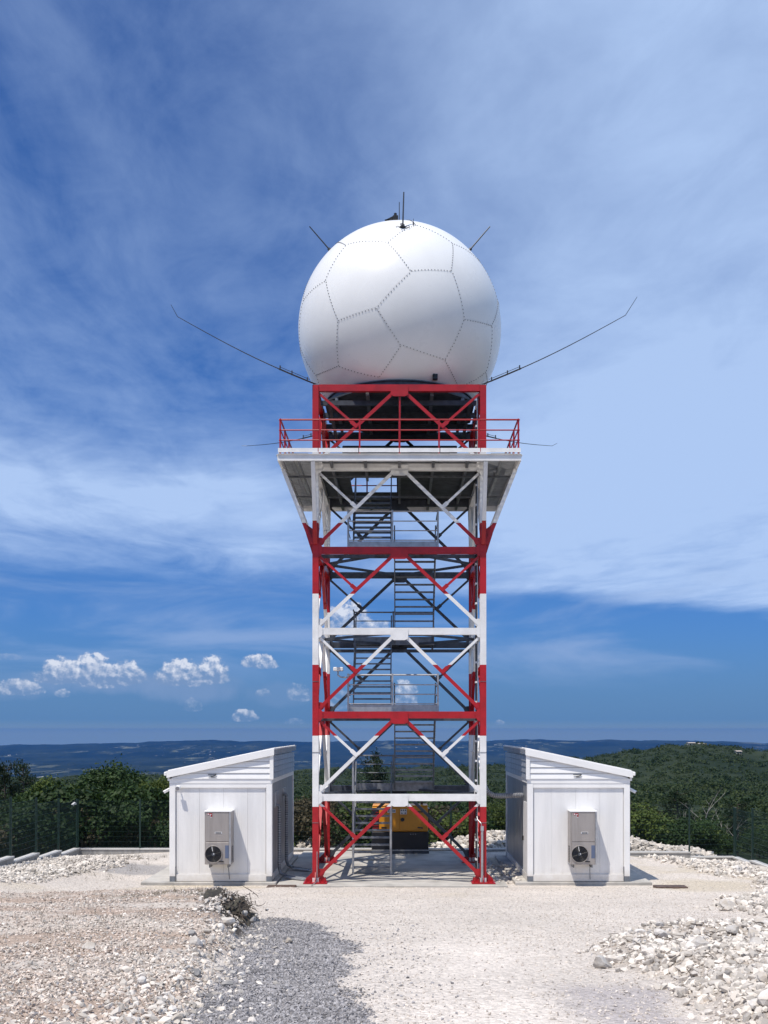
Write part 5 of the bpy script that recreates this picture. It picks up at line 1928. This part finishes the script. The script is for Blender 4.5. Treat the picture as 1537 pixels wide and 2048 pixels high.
BROAD = []
for k in range(5):
    lm = ('leaf_dark', 'leaf_olive', 'leaf_dark', 'leaf_olive', 'leaf_dark')[k]
    P = crown_np(300 + k, 1.0, .85, 11000, .062, 26 + k * 2)
    P[..., 2] += 1.15
    P = fit(P, .92, 2.0)
    BROAD.append((mesh_quads('crown', P, M[lm]), trunk_mesh(300 + k, 1.25, .07, 6, M['bark'])))
SHRUB = []
for k in range(5):
    lm = ('leaf_olive', 'leaf_dark', 'leaf_olive', 'leaf_dry', 'leaf_dark')[k]
    P = crown_np(400 + k, 1.0, .72, 7500, .062, 24)
    P[..., 2] += .48
    P = fit(P, .95, 1.15)
    SHRUB.append((mesh_quads('crown', P, M[lm]), trunk_mesh(400 + k, .7, .05, 7, M['bark'], 1.1)))
PINE = []
for k in range(3):
    r = np.random.default_rng(500 + k)
    tr = MB()
    tr.tube([(0, 0, -.3), (.02, .01, .5), (-.02, 0, 1.0), (.01, .02, 1.55), (0, 0, 1.95)], [.06, .05, .04, .025, .008], 7)
    cs, ns = [], []
    for j in range(30):
        z = .45 + 1.5 * (j / 30) + r.uniform(-.04, .04)
        L = (.78 - .34 * (j / 30) ** 1.4) * r.uniform(.55, 1.1)
        a = r.uniform(0, 6.28)
        up = r.uniform(.02, .40)
        e = Vector((math.cos(a) * L, math.sin(a) * L, z + up * L))
        tr.tube([(0, 0, z), Vector((math.cos(a) * L * .55, math.sin(a) * L * .55, z + up * L * .35)), e], [.016, .011, .004], 4)
        m_ = 120
        t = r.uniform(.35, 1.1, (m_, 1))
        base = np.array([0, 0, z]) * (1 - t) + np.array(e) * t
        cs.append(base + r.normal(size=(m_, 3)) * np.array([.075, .075, .06]))
        ns.append(r.normal(size=(m_, 3)) * .6 + np.array([0, 0, .7]))
    P = leaves(r, np.concatenate(cs), np.concatenate(ns), .055)
    tm = tr.mesh('trunk', (0, 0, 0), True)
    tm.materials.append(M['bark'])
    PINE.append((mesh_quads('crown', P, M['leaf_pine']), tm))
DEAD = [trunk_mesh(600 + k, 2.0, .035, 6, M['bark_pale'], .45, True) for k in range(3)]


def plant(proto, name, x, y, zb, sx, sz, label, cat, group, rot):
    t = bpy.data.objects.new(name, None)
    COL.objects.link(t)
    t.location = (x, y, zb)
    t.rotation_euler = (0, 0, rot)
    t.scale = (sx, sx, sz)
    ORG[t.name] = Vector((x, y, zb))
    tag(t, label, cat, group)
    for nm, me in (('crown', proto[0]), ('trunk', proto[1])):
        if me is None: continue
        c = bpy.data.objects.new(nm, me)
        COL.objects.link(c)
        c.parent = t
    return t


def at_px(px_, d): return (px_ - 800) * d / 2100


def ztop(py_, d): return EYE - (py_ - 1462) * d / 2100


TR = random.Random(11)


def tz(x, y): return float(terrain_z(np.array([x]), np.array([y]))[0])


# (px, py of the top, distance, crown width px, kind, variant, label)
FEATURE = [
    (218, 1527, 53, 150, 'broad', 2, 'big rounded dark green tree, the tallest behind the left fence', None),
    (10, 1527, 50, 70, 'pine', 0, 'dark conifer at the far left edge of the picture', None),
    (46, 1532, 54, 56, 'pine', 1, 'slender dark conifer next to the one at the left edge', None),
    (750, 1508, 58, 74, 'pine', 2, 'lone pine seen through the tower lattice behind the stair', None),
    (1356, 1580, 60, 84, 'pine', 0, 'dark bushy pine just left of the right fence post', None),
    (1476, 1606, 56, 70, 'pine', 1, 'dark pine behind the right corner of the fence', None),
    (110, 1556, 49, 110, 'broad', 3, 'light olive green tree between the conifers and the big round tree', None),
    (310, 1556, 50, 80, 'broad', 1, 'olive green tree half hidden by the left shed', None),
    (1010, 1600, 52, 90, 'broad', 3, 'leafy bright tree beside the right shed and the tower leg', None),
]
for (px_, py_, d, wpx, kind, v, lab, grp) in FEATURE:
    x, y = at_px(px_, d), d
    zb = tz(x, y)
    H = ztop(py_, d) - zb
    W = wpx * d / 2100
    if kind == 'broad': plant(BROAD[v], 'broadleaf_tree', x, y, zb, W / 2 / .92, H / 2.0, lab, 'tree', grp, TR.uniform(0, 6))
    else: plant(PINE[v], 'pine_tree', x, y, zb, max(W / 2 / .72, H / 2 * .5), H / 1.98, lab, 'pine tree', grp, TR.uniform(0, 6))

TOP_X = [-60, 0, 60, 140, 200, 260, 345, 585, 625, 690, 760, 830, 900, 960, 1020, 1260, 1330, 1400, 1460, 1540, 1620]
TOP_Y = [1590, 1585, 1585, 1572, 1570, 1566, 1572, 1604, 1598, 1602, 1606, 1606, 1598, 1600, 1596, 1612, 1624, 1636, 1640, 1652, 1660]
win = [(-40, 345), (580, 1020), (1258, 1580)]
WHERE = ('left of the left shed', 'between the two sheds', 'right of the right shed')
count = 0
while count < 165:
    a, b = win[TR.choices(range(3), [345, 440, 300])[0]]
    px_ = TR.uniform(a, b)
    d = TR.choice([46.5, 48, 50, 52, 55, 59, 64, 70]) + TR.uniform(-.8, .8)
    x, y = at_px(px_, d), d
    if px_ > 1258 and d < 50: continue
    if 840 < px_ < 1030 and d < 48.5: continue
    zb = tz(x, y)
    tp = float(np.interp(px_, TOP_X, TOP_Y)) + TR.uniform(-3, 34) * (1 if d > 50 else 1.4)
    H = ztop(tp, d) - zb
    if H < .8: continue
    if H > 2.6 and TR.random() < .6:
        k = TR.randrange(5)
        lab = '%s leafy tree in the thicket behind the fence %s' % (('dark green', 'olive green', 'dark green', 'olive green', 'dark green')[k], WHERE[win.index((a, b))])
        plant(BROAD[k], 'broadleaf_tree', x, y, zb, H / 2.0 * TR.uniform(.75, 1.05), H / 2.0, lab, 'tree', 'thicket trees, ' + lab.split(' leafy')[0] + ', ' + WHERE[win.index((a, b))], TR.uniform(0, 6))
    else:
        k = TR.randrange(5)
        if k == 3 and TR.random() < .5: k = 0
        lab = '%s bushy shrub in the thicket behind the fence %s' % (('olive green', 'dark green', 'olive green', 'dry brownish', 'dark green')[k], WHERE[win.index((a, b))])
        plant(SHRUB[k], 'shrub', x, y, zb, max(H / 1.15 * TR.uniform(.75, 1.1), .9), H / 1.15, lab, 'shrub', 'thicket shrubs, ' + lab.split(' bushy')[0] + ', ' + WHERE[win.index((a, b))], TR.uniform(0, 6))
    count += 1
for k, (px_, py_, d, lab) in enumerate(((1412, 1588, 55, 'bare bleached snag with forked pale branches behind the right fence post'), (1445, 1625, 52, 'short bare pale trunk between the two right fence posts'), (1368, 1618, 53, 'bare pale leaning branch beside the dark pine on the right'), (1470, 1640, 51, 'bare grey sapling by the right fence corner'))):
    x, y = at_px(px_, d), d
    zb = tz(x, y)
    H = ztop(py_, d) - zb
    plant((None, DEAD[k % 3]), 'dead_tree', x, y, zb, H / 2.6, H / 2.5, lab, 'dead tree', None, k * 1.9)


# scrub on the slopes beyond: thousands of low crowns that read as one mass
def hill_scrub(name, label, n, dr, azr, smin, smax, leafn, seed, lf):
    r = np.random.default_rng(seed)
    d = np.exp(r.uniform(math.log(dr[0]), math.log(dr[1]), n))
    a = r.uniform(*azr, n)
    x, y = d * np.sin(a), d * np.cos(a)
    s = (smin + (smax - smin) * r.uniform(0, 1, n) ** 1.8)
    z = terrain_z(x, y)
    keep = fbm(x / 26, y / 40, 88) > .30
    x, y, z, s = x[keep], y[keep], z[keep], s[keep]
    n = len(x)
    u = r.normal(size=(n, leafn, 3))
    u /= np.linalg.norm(u, axis=2)[..., None]
    u[..., 2] = np.abs(u[..., 2])
    rad = r.uniform(.55, 1.1, (n, leafn, 1))
    lob = r.normal(size=(n, leafn, 3)) * .12
    cen = np.stack([x, y, z - .1 * s], -1)[:, None] + (u * rad + lob) * (s / 2)[:, None, None] * np.array([1.15, 1.15, 1.0])
    P = leaves(r, cen.reshape(-1, 3), (u * .8 + np.array([0, 0, .3])).reshape(-1, 3), 1.0)
    c = cen.reshape(-1, 3)
    P = c[:, None] + (P - c[:, None]) * (np.repeat(s, leafn) * lf)[:, None, None]
    o = link(name, mesh_quads(name, P, M['leaf_hill']), None)
    tag(o, label, kind='stuff')


hill_scrub('hillside_scrub', 'dark green scrub covering the near slope below the fence', 3600, (66, 300), (-.44, .44), 1.4, 3.4, 60, 71, .20)
hill_scrub('hillside_scrub', 'dark green scrub and low woods covering the hill on the right', 9500, (280, 900), (-.42, .44), 2.2, 6.0, 42, 72, .23)

# small stone houses on the hilltop
for k, (px_, w, h, lab) in enumerate(((1383, 5.0, 0.1, 'small pale stone house on the very crest of the right hill'), (1404, 6, -0.3, 'low pale wall-like building right of the crest house on the hill'), (1477, 3.4, -0.1, 'lone pale house lower down the right shoulder of the hill'))):
    d = 790 if k < 2 else 700
    x, y = at_px(px_, d), d
    z = tz(x, y)
    t = thing('stone_house', (x, y, z), lab, 'house')
    w *= 1.0
    MB().box(x - w / 2, x + w / 2, y - 2.5, y + 2.5, z - 3, z + h + 1.5).build('wall', M['house'], t)
    MB().prism([(x - w / 2 - .3, y - 2.9, z + h + 1.5), (x + w / 2 + .3, y - 2.9, z + h + 1.5), (x + w / 2 + .3, y, z + h + 1.9), (x - w / 2 - .3, y, z + h + 1.9)], (0, 0, 0), (0, .2, .25)).prism([(x - w / 2 - .3, y + .201, z + h + 1.9), (x + w / 2 + .3, y + .201, z + h + 1.9), (x + w / 2 + .3, y + 2.9, z + h + 1.5), (x - w / 2 - .3, y + 2.9, z + h + 1.5)], (0, 0, 0), (0, .2, .25)).build('roof', M['roof_tile'], t)
    for j in (-1, 1): MB().box(x + j * w / 4 - .5, x + j * w / 4 + .5, y - 2.56, y - 2.501, z + h + .2, z + h + 1.1).build('window', M['genblack'], t)
